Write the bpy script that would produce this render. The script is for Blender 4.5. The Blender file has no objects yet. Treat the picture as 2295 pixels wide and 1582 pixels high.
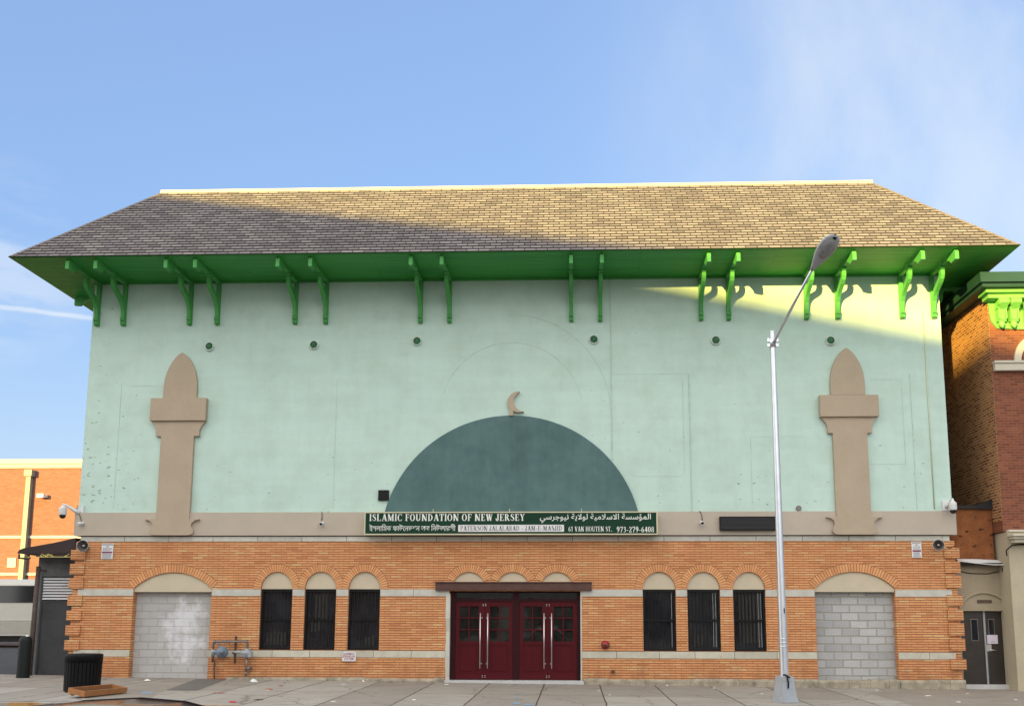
import bpy, math, random
from mathutils import Vector, Matrix
R = math.radians
random.seed(7)
SC = bpy.context.scene
COL = SC.collection

# ------------------------------------------------------------------ camera
CX, CY, CZ, YAW, PIT, ROL, FPX, U0, V0 = 1.7671, -26.8406, 1.5876, -0.0374, 0.1520, 0.0022, 2209.2251, 1201.5802, 1055.0936
PW, PH = 2295.0, 1582.0
fwd = Vector((math.sin(YAW) * math.cos(PIT), math.cos(YAW) * math.cos(PIT), math.sin(PIT)))
r0 = Vector((math.cos(YAW), -math.sin(YAW), 0))
u0_ = r0.cross(fwd)
rgt = math.cos(ROL) * r0 + math.sin(ROL) * u0_
upv = -math.sin(ROL) * r0 + math.cos(ROL) * u0_
cam = bpy.data.cameras.new('camera')
cam.sensor_width = 36.0
cam.lens = 36.0 * FPX / PW
cam.shift_x = (PW / 2 - U0) / PW
cam.shift_y = (V0 - PH / 2) / PW
cam.clip_end = 3000
camo = bpy.data.objects.new('camera', cam)
COL.objects.link(camo)
camo.matrix_world = Matrix(((rgt.x, upv.x, -fwd.x, CX), (rgt.y, upv.y, -fwd.y, CY), (rgt.z, upv.z, -fwd.z, CZ), (0, 0, 0, 1)))
SC.camera = camo


def at(u, v, y=0.0):
    """photo pixel -> (x, z) on the vertical plane at depth y"""
    d = fwd + rgt * ((u - U0) / FPX) + upv * ((V0 - v) / FPX)
    k = (y - CY) / d.y
    return CX + k * d.x, CZ + k * d.z


def gz(x, y):
    """height of the sloping pavement"""
    return -0.022 - 0.0095 * x + 0.011 * y


def on_ground(u, v):
    lo, hi = -26.0, 60.0
    for _ in range(60):
        m = (lo + hi) / 2
        x, z = at(u, v, m)
        if z > gz(x, m): hi, lo = hi, m
        else: hi = m
    return x, m


# ------------------------------------------------------------------ light
SUNFILL = (6.3, 6.2, 5.95)  # colour of the fill light added to the sky behind the viewer
SUN = Vector((0.50, 1.0, -0.150)).normalized()      # the way sunlight travels
ELEV = math.asin(-SUN.z)
SC.view_settings.view_transform = 'Standard'
SC.view_settings.look = 'None'
SC.view_settings.exposure = 1.58
SC.view_settings.gamma = 1.0
SC.view_settings.use_curve_mapping = False
sl = bpy.data.lights.new('sun', 'SUN')
sl.energy = 5.0
sl.angle = R(0.75)
sl.color = (1.0, 0.72, 0.17)
so = bpy.data.objects.new('sun', sl)
COL.objects.link(so)
so.rotation_euler = SUN.to_track_quat('-Z', 'Y').to_euler()
so.location = (-60, -120, 40)

world = bpy.data.worlds.new('World')
SC.world = world
world.use_nodes = True
wn, wl = world.node_tree.nodes, world.node_tree.links
wn.clear()


def N(nodes, typ, **kw):
    n = nodes.new(typ)
    for k, v in kw.items():
        setattr(n, k, v)
    return n


sky = N(wn, 'ShaderNodeTexSky', sky_type='NISHITA', sun_disc=False)
sky.sun_elevation = ELEV
sky.sun_rotation = math.atan2(-SUN.x, -SUN.y)       # azimuth of the sun itself, clockwise from +Y
sky.air_density = 1.0
sky.dust_density = 0.6
sky.ozone_density = 1.6
sky.altitude = 30
tc = N(wn, 'ShaderNodeTexCoord')


def wmath(op, a, b=None, clamp=False):
    n = N(wn, 'ShaderNodeMath', operation=op, use_clamp=clamp)
    for i, s in enumerate((a, b)):
        if s is None: continue
        if isinstance(s, (int, float)): n.inputs[i].default_value = s
        else: wl.new(s, n.inputs[i])
    return n.outputs[0]


def wdot(vec):
    n = N(wn, 'ShaderNodeVectorMath', operation='DOT_PRODUCT')
    wl.new(tc.outputs['Generated'], n.inputs[0])
    n.inputs[1].default_value = vec
    return n.outputs['Value']


def pix_dir(u, v):
    return (fwd + rgt * ((u - U0) / FPX) + upv * ((V0 - v) / FPX)).normalized()


def wsmooth(val, a, b):
    n = N(wn, 'ShaderNodeMapRange', interpolation_type='SMOOTHSTEP')
    wl.new(val, n.inputs['Value'])
    n.inputs['From Min'].default_value = a
    n.inputs['From Max'].default_value = b
    return n.outputs['Result']


def wnoise(scale, detail, stretch, rot, rough=0.55):
    m = N(wn, 'ShaderNodeMapping')
    m.inputs['Rotation'].default_value = rot
    m.inputs['Scale'].default_value = stretch
    wl.new(tc.outputs['Generated'], m.inputs['Vector'])
    t = N(wn, 'ShaderNodeTexNoise')
    t.inputs['Scale'].default_value = scale
    t.inputs['Detail'].default_value = detail
    t.inputs['Roughness'].default_value = rough
    wl.new(m.outputs[0], t.inputs['Vector'])
    return t.outputs['Fac']


# thin cirrus to the right
cir = wnoise(4.6, 8, (1.0, 1.0, 0.45), (0.0, R(38), 0.0))
cirm = wmath('MULTIPLY', wsmooth(cir, 0.38, 0.74), wsmooth(wdot(pix_dir(2200, 330)), 0.93, 0.998))
veil = wmath('MULTIPLY', wsmooth(wdot(pix_dir(2260, 250)), 0.90, 1.0), 0.17)
# a low bank and an old contrail to the left
bank = wmath('MULTIPLY', wsmooth(wnoise(9, 5, (1, 1, 3.5), (0, R(-6), 0)), 0.36, 0.66), wsmooth(wdot(pix_dir(-10, 590)), 0.9950, 0.9998))
a_, b_ = pix_dir(-60, 680), pix_dir(205, 713)
nrm = a_.cross(b_).normalized()
dist = wmath('ABSOLUTE', wmath('ADD', wdot(nrm), wmath('MULTIPLY', wmath('SUBTRACT', wnoise(60, 3, (1, 1, 1), (0, 0, 0)), 0.5), 0.0022)))
trail = wmath('MULTIPLY', wsmooth(dist, 0.0034, 0.0004), wsmooth(wdot(pix_dir(80, 695)), 0.990, 0.9985))
tot = wmath('ADD', wmath('MULTIPLY', cirm, 0.52), veil)
tot = wmath('ADD', tot, wmath('MULTIPLY', bank, 0.45))
tot = wmath('ADD', tot, wmath('MULTIPLY', trail, 0.52), clamp=True)
def wmix(fac, a, b):
    m = N(wn, 'ShaderNodeMix', data_type='RGBA')
    for key, q in (('Factor', fac), ('A', a), ('B', b)):
        if isinstance(q, float): m.inputs[key].default_value = q
        elif isinstance(q, tuple): m.inputs[key].default_value = (*q, 1)
        else: wl.new(q, m.inputs[key])
    return m.outputs['Result']


# even blue haze over the whole sky
hazed = wmix(0.62, sky.outputs[0], (0.86, 1.36, 2.58))
# unseen bright fill added on the sun's side of the sky, lighting the facade
sunside = Vector((-SUN.x, -SUN.y, 0.62)).normalized()
glow = wmath('MULTIPLY', wsmooth(wdot(sunside), -0.05, 0.75), wmath('ADD', 0.75, wmath('MULTIPLY', wnoise(2.4, 5, (1, 1, 2.2), (0, 0, 0)), 0.5)))
hz_n = N(wn, 'ShaderNodeSeparateXYZ'); wl.new(tc.outputs['Generated'], hz_n.inputs[0])
hazed = wmix(wmath('MULTIPLY', wsmooth(hz_n.outputs['Z'], 0.34, 0.02), 0.55), hazed, (1.75, 2.05, 2.42))
hazed = wmix(glow, hazed, SUNFILL)
mixc_out = wmix(tot, hazed, (2.35, 2.55, 2.78))
bg = N(wn, 'ShaderNodeBackground')
bg.inputs['Strength'].default_value = 0.119
wl.new(mixc_out, bg.inputs['Color'])
wo = N(wn, 'ShaderNodeOutputWorld')
wl.new(bg.outputs[0], wo.inputs['Surface'])
try:
    SC.cycles.use_denoising = True
except Exception:
    pass


# ------------------------------------------------------------------ materials
def newmat(name):
    m = bpy.data.materials.new(name)
    m.use_nodes = True
    nt = m.node_tree
    b = nt.nodes['Principled BSDF']
    return m, nt.nodes, nt.links, b


def coords(n, l, swap=False, scale=(1, 1, 1), loc=(0, 0, 0)):
    t = n.new('ShaderNodeTexCoord')
    src = t.outputs['Object']
    if swap:                              # facade: (x, z) in the plane
        s = n.new('ShaderNodeSeparateXYZ'); l.new(src, s.inputs[0])
        c = n.new('ShaderNodeCombineXYZ')
        l.new(s.outputs['X' if swap != 'side' else 'Y'], c.inputs['X'])
        l.new(s.outputs['Z'], c.inputs['Y'])
        src = c.outputs[0]
    mp = n.new('ShaderNodeMapping')
    mp.inputs['Scale'].default_value = scale
    mp.inputs['Location'].default_value = loc
    l.new(src, mp.inputs['Vector'])
    return mp.outputs[0]


def noise(n, l, vec, scale, detail=4, rough=0.55):
    t = n.new('ShaderNodeTexNoise')
    t.inputs['Scale'].default_value = scale
    t.inputs['Detail'].default_value = detail
    t.inputs['Roughness'].default_value = rough
    l.new(vec, t.inputs['Vector'])
    return t.outputs['Fac']


def ramp(n, l, fac, stops):
    r = n.new('ShaderNodeValToRGB')
    e = r.color_ramp.elements
    while len(e) < len(stops): e.new(0.5)
    for k, (p, c) in enumerate(stops):
        e[k].position = p
        e[k].color = (*c, 1) if len(c) == 3 else c
    l.new(fac, r.inputs[0])
    return r.outputs[0]


def mix(n, l, fac, a, b, blend='MIX'):
    m = n.new('ShaderNodeMix'); m.data_type = 'RGBA'; m.blend_type = blend
    for key, s in (('Factor', fac), ('A', a), ('B', b)):
        if isinstance(s, (int, float)): m.inputs[key].default_value = s
        elif isinstance(s, tuple): m.inputs[key].default_value = (*s, 1)
        else: l.new(s, m.inputs[key])
    return m.outputs['Result']


def bump(n, l, b, height, strength, dist=0.01, prev=None):
    bp = n.new('ShaderNodeBump')
    bp.inputs['Strength'].default_value = strength
    bp.inputs['Distance'].default_value = dist
    l.new(height, bp.inputs['Height'])
    if prev is not None: l.new(prev, bp.inputs['Normal'])
    l.new(bp.outputs[0], b.inputs['Normal'])
    return bp.outputs[0]


def sc3(c, f): return tuple(min(1.0, x * f) for x in c)


def plain(name, col, rough=0.7, metal=0.0, var=0.18, scale=3.0, bmp=0.15, bscale=60, spec=0.4):
    """painted / cast surface with uneven tone and fine relief"""
    m, n, l, b = newmat(name)
    v = coords(n, l)
    f = noise(n, l, v, scale, 6, 0.6)
    f2 = noise(n, l, v, scale * 9, 3)
    c = ramp(n, l, f, [(0.25, sc3(col, 1 - var)), (0.75, sc3(col, 1 + var))])
    c = mix(n, l, 0.25, c, ramp(n, l, f2, [(0.3, sc3(col, 1 - var)), (0.7, sc3(col, 1 + var))]))
    l.new(c, b.inputs['Base Color'])
    b.inputs['Roughness'].default_value = rough
    b.inputs['Metallic'].default_value = metal
    b.inputs['Specular IOR Level'].default_value = spec
    if bmp: bump(n, l, b, noise(n, l, v, bscale, 3), bmp, 0.01)
    return m


def brick(name, stops, mortar, bw, rh, ms, swap=True, offset=0.5, bstr=0.6, dirt=0.25, smooth=0.1, loc=(0, 0, 0), rough=0.85, bdist=0.006, dscale=0.9, xs=1.0, splash=False):
    m, n, l, b = newmat(name)
    v = coords(n, l, swap, loc=loc, scale=(xs, 1, 1))
    # courses that are not ruler straight
    wob = n.new('ShaderNodeTexNoise'); wob.inputs['Scale'].default_value = 3.0; wob.inputs['Detail'].default_value = 2
    l.new(v, wob.inputs['Vector'])
    va = n.new('ShaderNodeVectorMath'); va.operation = 'MULTIPLY_ADD'
    l.new(wob.outputs['Color'], va.inputs[0]); va.inputs[1].default_value = (0.02, rh * 0.16, 0); l.new(v, va.inputs[2])
    t = n.new('ShaderNodeTexBrick')
    t.offset = offset
    t.inputs['Color1'].default_value = (0, 0, 0, 1)
    t.inputs['Color2'].default_value = (1, 1, 1, 1)
    t.inputs['Mortar'].default_value = (0.5, 0.5, 0.5, 1)
    t.inputs['Scale'].default_value = 1
    t.inputs['Mortar Size'].default_value = ms
    t.inputs['Mortar Smooth'].default_value = smooth
    t.inputs['Brick Width'].default_value = bw
    t.inputs['Row Height'].default_value = rh
    l.new(va.outputs[0], t.inputs['Vector'])
    c = ramp(n, l, t.outputs['Color'], stops)
    big = noise(n, l, v, dscale, 5, 0.6)
    c = mix(n, l, dirt, c, ramp(n, l, big, [(0.3, (0.25, 0.2, 0.16)), (0.7, (1.0, 0.95, 0.85))]), 'MULTIPLY')
    fine = noise(n, l, v, 35, 4)
    c = mix(n, l, 0.35, c, ramp(n, l, fine, [(0.3, (0.45, 0.42, 0.4)), (0.7, (1, 1, 1))]), 'MULTIPLY')
    if splash:
        tz = n.new('ShaderNodeTexCoord'); sz = n.new('ShaderNodeSeparateXYZ'); l.new(tz.outputs['Object'], sz.inputs[0])
        mz = n.new('ShaderNodeMapRange'); l.new(sz.outputs['Z'], mz.inputs['Value'])
        mz.inputs['From Min'].default_value = 0.0; mz.inputs['From Max'].default_value = 1.0; mz.inputs['To Min'].default_value = 0.16; mz.inputs['To Max'].default_value = -0.12
        ad = n.new('ShaderNodeMath'); ad.operation = 'ADD'; l.new(mz.outputs[0], ad.inputs[0]); l.new(noise(n, l, v, 1.7, 7, 0.7), ad.inputs[1])
        c = mix(n, l, ramp(n, l, ad.outputs[0], [(0.52, (0, 0, 0)), (0.72, (0.55, 0.55, 0.55))]), c, (0.36, 0.17, 0.085))
    c = mix(n, l, t.outputs['Fac'], c, mortar)
    l.new(c, b.inputs['Base Color'])
    b.inputs['Roughness'].default_value = rough
    b.inputs['Specular IOR Level'].default_value = 0.25
    inv = n.new('ShaderNodeMath'); inv.operation = 'SUBTRACT'; inv.inputs[0].default_value = 1.0
    l.new(t.outputs['Fac'], inv.inputs[1])
    bp = bump(n, l, b, inv.outputs[0], bstr, bdist)
    bump(n, l, b, fine, 0.3, 0.003, bp)
    return m


ORANGE = [(0.0, (0.62, 0.27, 0.12)), (0.10, (0.74, 0.335, 0.15)), (0.5, (0.78, 0.37, 0.168)), (0.88, (0.80, 0.41, 0.19)), (0.98, (0.80, 0.50, 0.25))]
M = {}
M['brick'] = brick('orange_roman_brick', ORANGE, (0.25, 0.095, 0.043), 0.58, 0.0645, 0.009, dirt=0.2, bstr=0.9, bdist=0.010, smooth=0.25, xs=2.0, splash=True)
M['block'] = brick('grey_concrete_block', [(0, (0.43, 0.445, 0.465)), (0.5, (0.50, 0.515, 0.53)), (1, (0.56, 0.57, 0.58))], (0.34, 0.325, 0.29), 0.46, 0.208, 0.02, dirt=0.25, bstr=0.9, bdist=0.012, smooth=0.3)
M['redbrick'] = brick('dark_red_brick', [(0, (0.20, 0.065, 0.035)), (0.5, (0.27, 0.085, 0.045)), (1, (0.33, 0.115, 0.06))], (0.22, 0.12, 0.085), 0.22, 0.072, 0.008, dirt=0.3)
M['sidebrick'] = brick('rough_side_brick', [(0, (0.16, 0.06, 0.03)), (0.3, (0.30, 0.12, 0.055)), (0.6, (0.44, 0.20, 0.085)), (1, (0.52, 0.26, 0.11))], (0.50, 0.29, 0.15), 0.22, 0.078, 0.014, swap='side', dirt=0.4, bstr=1.0, bdist=0.02)
M['farbrick'] = brick('sunlit_orange_brick', [(0, (0.20, 0.098, 0.085)), (0.5, (0.23, 0.113, 0.10)), (1, (0.26, 0.13, 0.115))], (0.23, 0.12, 0.10), 0.3, 0.09, 0.008, dirt=0.2)
M['acrossbrick'] = brick('brown_brick_across', [(0, (0.20, 0.10, 0.06)), (1, (0.32, 0.17, 0.10))], (0.25, 0.2, 0.16), 0.25, 0.08, 0.01)


def voussoir_mat():
    m, n, l, b = newmat('arch_brick')
    g = n.new('ShaderNodeNewGeometry')
    c = ramp(n, l, g.outputs['Random Per Island'], [(0, (0.66, 0.295, 0.125)), (0.5, (0.75, 0.35, 0.15)), (1, (0.79, 0.40, 0.18))])
    v = coords(n, l)
    c = mix(n, l, 0.35, c, ramp(n, l, noise(n, l, v, 40, 3), [(0.3, (0.6, 0.56, 0.52)), (0.7, (1, 1, 1))]), 'MULTIPLY')
    c = mix(n, l, 0.15, c, ramp(n, l, noise(n, l, v, 1.2, 4), [(0.3, (0.35, 0.28, 0.22)), (0.7, (1, 1, 1))]), 'MULTIPLY')
    l.new(c, b.inputs['Base Color']); b.inputs['Roughness'].default_value = 0.85
    bump(n, l, b, noise(n, l, v, 60, 3), 0.3, 0.004)
    return m


M['arch'] = voussoir_mat()


def stone_mat(name, col, stain):
    m, n, l, b = newmat(name)
    v = coords(n, l)
    g = n.new('ShaderNodeNewGeometry')
    c = ramp(n, l, g.outputs['Random Per Island'], [(0, sc3(col, 0.88)), (0.5, col), (1, sc3(col, 1.12))])
    c = mix(n, l, 0.5, c, ramp(n, l, noise(n, l, v, 4, 6, 0.65), [(0.3, (0.55, 0.54, 0.5)), (0.7, (1, 1, 1))]), 'MULTIPLY')
    if stain:
        vs = coords(n, l, scale=(5, 5, 0.8))
        f = ramp(n, l, noise(n, l, vs, 1.6, 5, 0.6), [(0.60, (0, 0, 0)), (0.72, (1, 1, 1))])
        c = mix(n, l, mix(n, l, 0.6, (0, 0, 0), f), c, (0.42, 0.27, 0.11))
    l.new(c, b.inputs['Base Color']); b.inputs['Roughness'].default_value = 0.85
    bump(n, l, b, noise(n, l, v, 45, 4), 0.35, 0.006)
    return m


M['stone'] = stone_mat('grey_band_stone', (0.56, 0.545, 0.49), False)
M['sillstone'] = stone_mat('stained_sill_stone', (0.56, 0.53, 0.44), True)


def stucco_mint():
    m, n, l, b = newmat('mint_stucco')
    v = coords(n, l)
    f = noise(n, l, v, 0.35, 6, 0.6)
    c = ramp(n, l, f, [(0.25, (0.515, 0.67, 0.605)), (0.55, (0.55, 0.71, 0.64)), (0.8, (0.58, 0.73, 0.665))])
    # rain streaks running down
    vs = coords(n, l, scale=(1.4, 1, 0.14))
    st = ramp(n, l, noise(n, l, vs, 2.2, 6, 0.65), [(0.35, (0.93, 0.94, 0.93)), (0.6, (1, 1, 1))])
    c = mix(n, l, 0.5, c, st, 'MULTIPLY')
    # horizontal trowel bands
    vh = coords(n, l, scale=(0.12, 1, 1.6))
    th = ramp(n, l, noise(n, l, vh, 2.0, 5, 0.6), [(0.35, (0.92, 0.93, 0.93)), (0.65, (1, 1, 1))])
    c = mix(n, l, 0.7, c, th, 'MULTIPLY')
    # dark chips, thick near the left corner and thin elsewhere
    vc = coords(n, l, scale=(4.2, 1, 9))
    ch = noise(n, l, vc, 1.3, 3, 0.5)
    t = n.new('ShaderNodeTexCoord'); s = n.new('ShaderNodeSeparateXYZ'); l.new(t.outputs['Object'], s.inputs[0])
    mr = n.new('ShaderNodeMapRange'); l.new(s.outputs['X'], mr.inputs['Value'])
    mr.inputs['From Min'].default_value = -9.6; mr.inputs['From Max'].default_value = -12.2
    mr.inputs['To Min'].default_value = 0.0; mr.inputs['To Max'].default_value = 0.085
    ad = n.new('ShaderNodeMath'); ad.operation = 'ADD'; l.new(ch, ad.inputs[0]); l.new(mr.outputs[0], ad.inputs[1])
    mz = n.new('ShaderNodeMapRange'); l.new(s.outputs['Z'], mz.inputs['Value'])
    mz.inputs['From Min'].default_value = 5.5; mz.inputs['From Max'].default_value = 9
    mz.inputs['To Min'].default_value = 0.0; mz.inputs['To Max'].default_value = -0.08
    ad2 = n.new('ShaderNodeMath'); ad2.operation = 'ADD'; l.new(ad.outputs[0], ad2.inputs[0]); l.new(mz.outputs[0], ad2.inputs[1])
    chips = ramp(n, l, ad2.outputs[0], [(0.685, (0, 0, 0)), (0.705, (0.9, 0.9, 0.9))])
    c = mix(n, l, chips, c, (0.24, 0.29, 0.25))
    # sparse knocks, rust specks and faint blotches of patched plaster
    vk = coords(n, l, scale=(1.0, 1, 1.5))
    kn = ramp(n, l, noise(n, l, vk, 5.5, 2, 0.5), [(0.745, (0, 0, 0)), (0.765, (0.7, 0.7, 0.7))])
    c = mix(n, l, kn, c, (0.30, 0.33, 0.25))
    bl = ramp(n, l, noise(n, l, v, 1.1, 7, 0.7), [(0.35, (0.90, 0.89, 0.86)), (0.55, (1, 1, 1)), (0.75, (1.0, 1.0, 1.0))])
    c = mix(n, l, 0.8, c, bl, 'MULTIPLY')
    l.new(c, b.inputs['Base Color'])
    b.inputs['Roughness'].default_value = 0.9; b.inputs['Specular IOR Level'].default_value = 0.2
    vb = coords(n, l, scale=(0.5, 1, 1.3))
    bp = bump(n, l, b, noise(n, l, vb, 1.6, 5, 0.5), 0.2, 0.03)
    bump(n, l, b, noise(n, l, v, 90, 3), 0.12, 0.004, bp)
    return m


M['mint'] = stucco_mint()
M['seam'] = plain('mint_seam_shadow', (0.46, 0.58, 0.51), 0.95, var=0.3, scale=5, bmp=0.1)  # darker mint paints in the thin shadow line along the raised seams
M['taupe'] = plain('taupe_stucco', (0.44, 0.355, 0.265), 0.9, var=0.08, scale=1.6, bmp=0.3, bscale=220, spec=0.2)
M['tympanum'] = plain('beige_infill', (0.55, 0.475, 0.355), 0.9, var=0.08, scale=2.5, bmp=0.25, bscale=150, spec=0.2)
M['belt'] = plain('taupe_belt_stucco', (0.47, 0.405, 0.335), 0.9, var=0.07, scale=1.2, bmp=0.25, bscale=160, spec=0.2)


def dome_mat():
    m, n, l, b = newmat('slate_teal_paint')
    v = coords(n, l)
    f = noise(n, l, v, 1.1, 8, 0.65)
    c = ramp(n, l, f, [(0.28, (0.048, 0.105, 0.105)), (0.5, (0.070, 0.145, 0.145)), (0.75, (0.105, 0.19, 0.19))])
    vs = coords(n, l, scale=(5, 1, 0.5))
    c = mix(n, l, 0.5, c, ramp(n, l, noise(n, l, vs, 1.5, 5), [(0.35, (0.8, 0.82, 0.82)), (0.65, (1, 1, 1))]), 'MULTIPLY')
    l.new(c, b.inputs['Base Color']); b.inputs['Roughness'].default_value = 0.7
    bump(n, l, b, noise(n, l, v, 50, 4), 0.2, 0.006)
    return m


M['dome'] = dome_mat()
M['green'] = plain('green_trim_paint', (0.07, 0.335, 0.08), 0.6, var=0.18, scale=3, bmp=0.15, bscale=40)


def soffit_mat():
    m, n, l, b = newmat('green_soffit_boards')
    v = coords(n, l)
    t = n.new('ShaderNodeTexBrick')
    t.inputs['Color1'].default_value = (0, 0, 0, 1); t.inputs['Color2'].default_value = (1, 1, 1, 1); t.inputs['Mortar'].default_value = (.5, .5, .5, 1)
    t.inputs['Scale'].default_value = 1; t.inputs['Mortar Size'].default_value = 0.006; t.inputs['Brick Width'].default_value = 3.6; t.inputs['Row Height'].default_value = 0.105
    l.new(v, t.inputs['Vector'])
    c = ramp(n, l, t.outputs['Color'], [(0, (0.034, 0.32, 0.045)), (1, (0.046, 0.39, 0.056))])
    vs = coords(n, l, scale=(0.3, 6, 1))
    c = mix(n, l, 0.4, c, ramp(n, l, noise(n, l, vs, 3, 5), [(0.3, (0.55, 0.6, 0.5)), (0.7, (1, 1, 1))]), 'MULTIPLY')
    c = mix(n, l, t.outputs['Fac'], c, (0.015, 0.06, 0.012))
    l.new(c, b.inputs['Base Color']); b.inputs['Roughness'].default_value = 0.55
    inv = n.new('ShaderNodeMath'); inv.operation = 'SUBTRACT'; inv.inputs[0].default_value = 1; l.new(t.outputs['Fac'], inv.inputs[1])
    bump(n, l, b, inv.outputs[0], 0.6, 0.008)
    return m


M['soffit'] = soffit_mat()


def shingle_mat():
    m, n, l, b = newmat('asphalt_shingle')
    uv = n.new('ShaderNodeUVMap'); uv.uv_map = 'UVMap'
    t = n.new('ShaderNodeTexBrick')
    t.inputs['Color1'].default_value = (0, 0, 0, 1); t.inputs['Color2'].default_value = (1, 1, 1, 1); t.inputs['Mortar'].default_value = (.5, .5, .5, 1)
    t.inputs['Scale'].default_value = 1; t.inputs['Mortar Size'].default_value = 0.025; t.inputs['Mortar Smooth'].default_value = 0.25
    t.inputs['Brick Width'].default_value = 0.58; t.inputs['Row Height'].default_value = ROWH
    l.new(uv.outputs[0], t.inputs['Vector'])
    c = ramp(n, l, t.outputs['Color'], [(0, (0.165, 0.15, 0.15)), (0.3, (0.22, 0.20, 0.198)), (0.7, (0.265, 0.238, 0.23)), (1, (0.315, 0.285, 0.265))])
    v = coords(n, l)
    c = mix(n, l, 0.5, c, ramp(n, l, noise(n, l, v, 0.8, 6, 0.65), [(0.3, (0.6, 0.57, 0.56)), (0.7, (1.0, 1.0, 1.0))]), 'MULTIPLY')
    c = mix(n, l, 0.5, c, ramp(n, l, noise(n, l, v, 60, 3), [(0.3, (0.7, 0.7, 0.7)), (0.7, (1, 1, 1))]), 'MULTIPLY')
    c = mix(n, l, t.outputs['Fac'], c, (0.042, 0.034, 0.034))
    l.new(c, b.inputs['Base Color']); b.inputs['Roughness'].default_value = 0.95; b.inputs['Specular IOR Level'].default_value = 0.15
    inv = n.new('ShaderNodeMath'); inv.operation = 'SUBTRACT'; inv.inputs[0].default_value = 1; l.new(t.outputs['Fac'], inv.inputs[1])
    bp = bump(n, l, b, inv.outputs[0], 0.8, 0.012)
    bump(n, l, b, noise(n, l, v, 120, 3), 0.3, 0.005, bp)
    return m


NROW = 26
SLOPE = math.hypot(2.8025, 3.0416)
ROWH = SLOPE / NROW
M['shingle'] = shingle_mat()
M['ventring'] = plain('pale_mint_vent_ring', (0.60, 0.66, 0.62), 0.6, var=0.06)
M['ventgreen'] = plain('dark_green_vent', (0.05, 0.19, 0.085), 0.6, var=0.15)
M['flash'] = plain('cream_roof_edge_metal', (0.46, 0.42, 0.33), 0.45, var=0.05, bmp=0.05)
M['black'] = plain('black_painted_metal', (0.009, 0.009, 0.010), 0.5, var=0.3, bmp=0.1, spec=0.2)
M['mortar'] = plain('brown_mortar', (0.13, 0.07, 0.04), 0.95)
M['dark'] = plain('dark_shadow_gap', (0.015, 0.014, 0.013), 0.9)
M['red'] = plain('dark_red_door_paint', (0.072, 0.005, 0.009), 0.5, var=0.15, scale=2, bmp=0.05, spec=0.15)
M['redframe'] = plain('dark_red_frame_paint', (0.030, 0.005, 0.007), 0.5, var=0.15, bmp=0.05, spec=0.15)
M['rust'] = plain('brown_steel_beam', (0.085, 0.038, 0.030), 0.6, var=0.35, scale=5, bmp=0.25, bscale=50)
M['steel'] = plain('brushed_steel', (0.62, 0.60, 0.57), 0.32, 0.85, var=0.06, bmp=0.0)
M['galv'] = plain('galvanised_steel', (0.66, 0.68, 0.72), 0.36, 0.8, var=0.10, scale=7, bmp=0.08, bscale=90)
M['cast'] = plain('painted_cast_base', (0.40, 0.42, 0.45), 0.55, 0.35, var=0.14, scale=5, bmp=0.2, bscale=70)
M['lamp'] = plain('grey_lamp_housing', (0.40, 0.41, 0.43), 0.5, 0.2, var=0.08, bmp=0.05)
M['lens'] = plain('smoky_lamp_lens', (0.26, 0.26, 0.27), 0.15, 0.0, var=0.35, scale=14, bmp=0.1, spec=0.6)
M['white'] = plain('white_plastic', (0.68, 0.68, 0.68), 0.45, var=0.06, bmp=0.03)
M['signwhite'] = plain('white_sign_face', (0.70, 0.69, 0.70), 0.5, var=0.06, bmp=0.03)
M['signgreen'] = plain('dark_green_sign_face', (0.008, 0.040, 0.022), 0.6, var=0.12, bmp=0.03, spec=0.15)
M['signframe'] = plain('cream_sign_frame', (0.58, 0.54, 0.38), 0.5, var=0.08, bmp=0.03)
M['letter'] = plain('white_letter', (0.74, 0.75, 0.70), 0.5, var=0.04, bmp=0.0)
M['ink'] = plain('dark_green_letter', (0.05, 0.075, 0.06), 0.6, var=0.1, bmp=0.0)
M['inkgrey'] = plain('grey_print', (0.22, 0.22, 0.25), 0.6, var=0.1, bmp=0.0)
M['inkred'] = plain('red_print', (0.30, 0.045, 0.085), 0.6, var=0.1, bmp=0.0)
M['inkplum'] = plain('plum_print', (0.22, 0.05, 0.10), 0.6, var=0.1, bmp=0.0)
M['yellow'] = plain('yellow_scrawl', (0.62, 0.52, 0.16), 0.7, var=0.2, bmp=0.0)
M['horn'] = plain('grey_horn_paint', (0.44, 0.42, 0.38), 0.5, var=0.08, bmp=0.05)
M['hornin'] = plain('horn_throat', (0.10, 0.095, 0.09), 0.6, var=0.1, bmp=0.05)
M['iron'] = plain('weathered_iron_pipe', (0.20, 0.185, 0.175), 0.5, 0.5, var=0.3, scale=12, bmp=0.2, bscale=80)
M['greypaint'] = plain('grey_meter_paint', (0.32, 0.34, 0.36), 0.5, 0.1, var=0.15, scale=9, bmp=0.1)
M['bluegrey'] = plain('blue_grey_regulator', (0.16, 0.20, 0.25), 0.5, 0.1, var=0.2, scale=9, bmp=0.1)
M['rustpipe'] = plain('brown_pipe', (0.10, 0.06, 0.05), 0.65, var=0.3, scale=12, bmp=0.2)
M['firered'] = plain('red_fire_fitting', (0.30, 0.018, 0.03), 0.4, var=0.15, bmp=0.05)
M['brass'] = plain('tarnished_brass', (0.13, 0.08, 0.05), 0.45, 0.6, var=0.3, bmp=0.05)
M['wood'] = plain('stained_planter_wood', (0.36, 0.155, 0.055), 0.6, var=0.25, scale=6, bmp=0.2, bscale=30)
M['soil'] = plain('dark_planter_inside', (0.10, 0.05, 0.03), 0.9, var=0.3)
M['binblack'] = plain('black_bin_paint', (0.006, 0.006, 0.007), 0.55, var=0.35, scale=9, bmp=0.15, spec=0.18)
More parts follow.
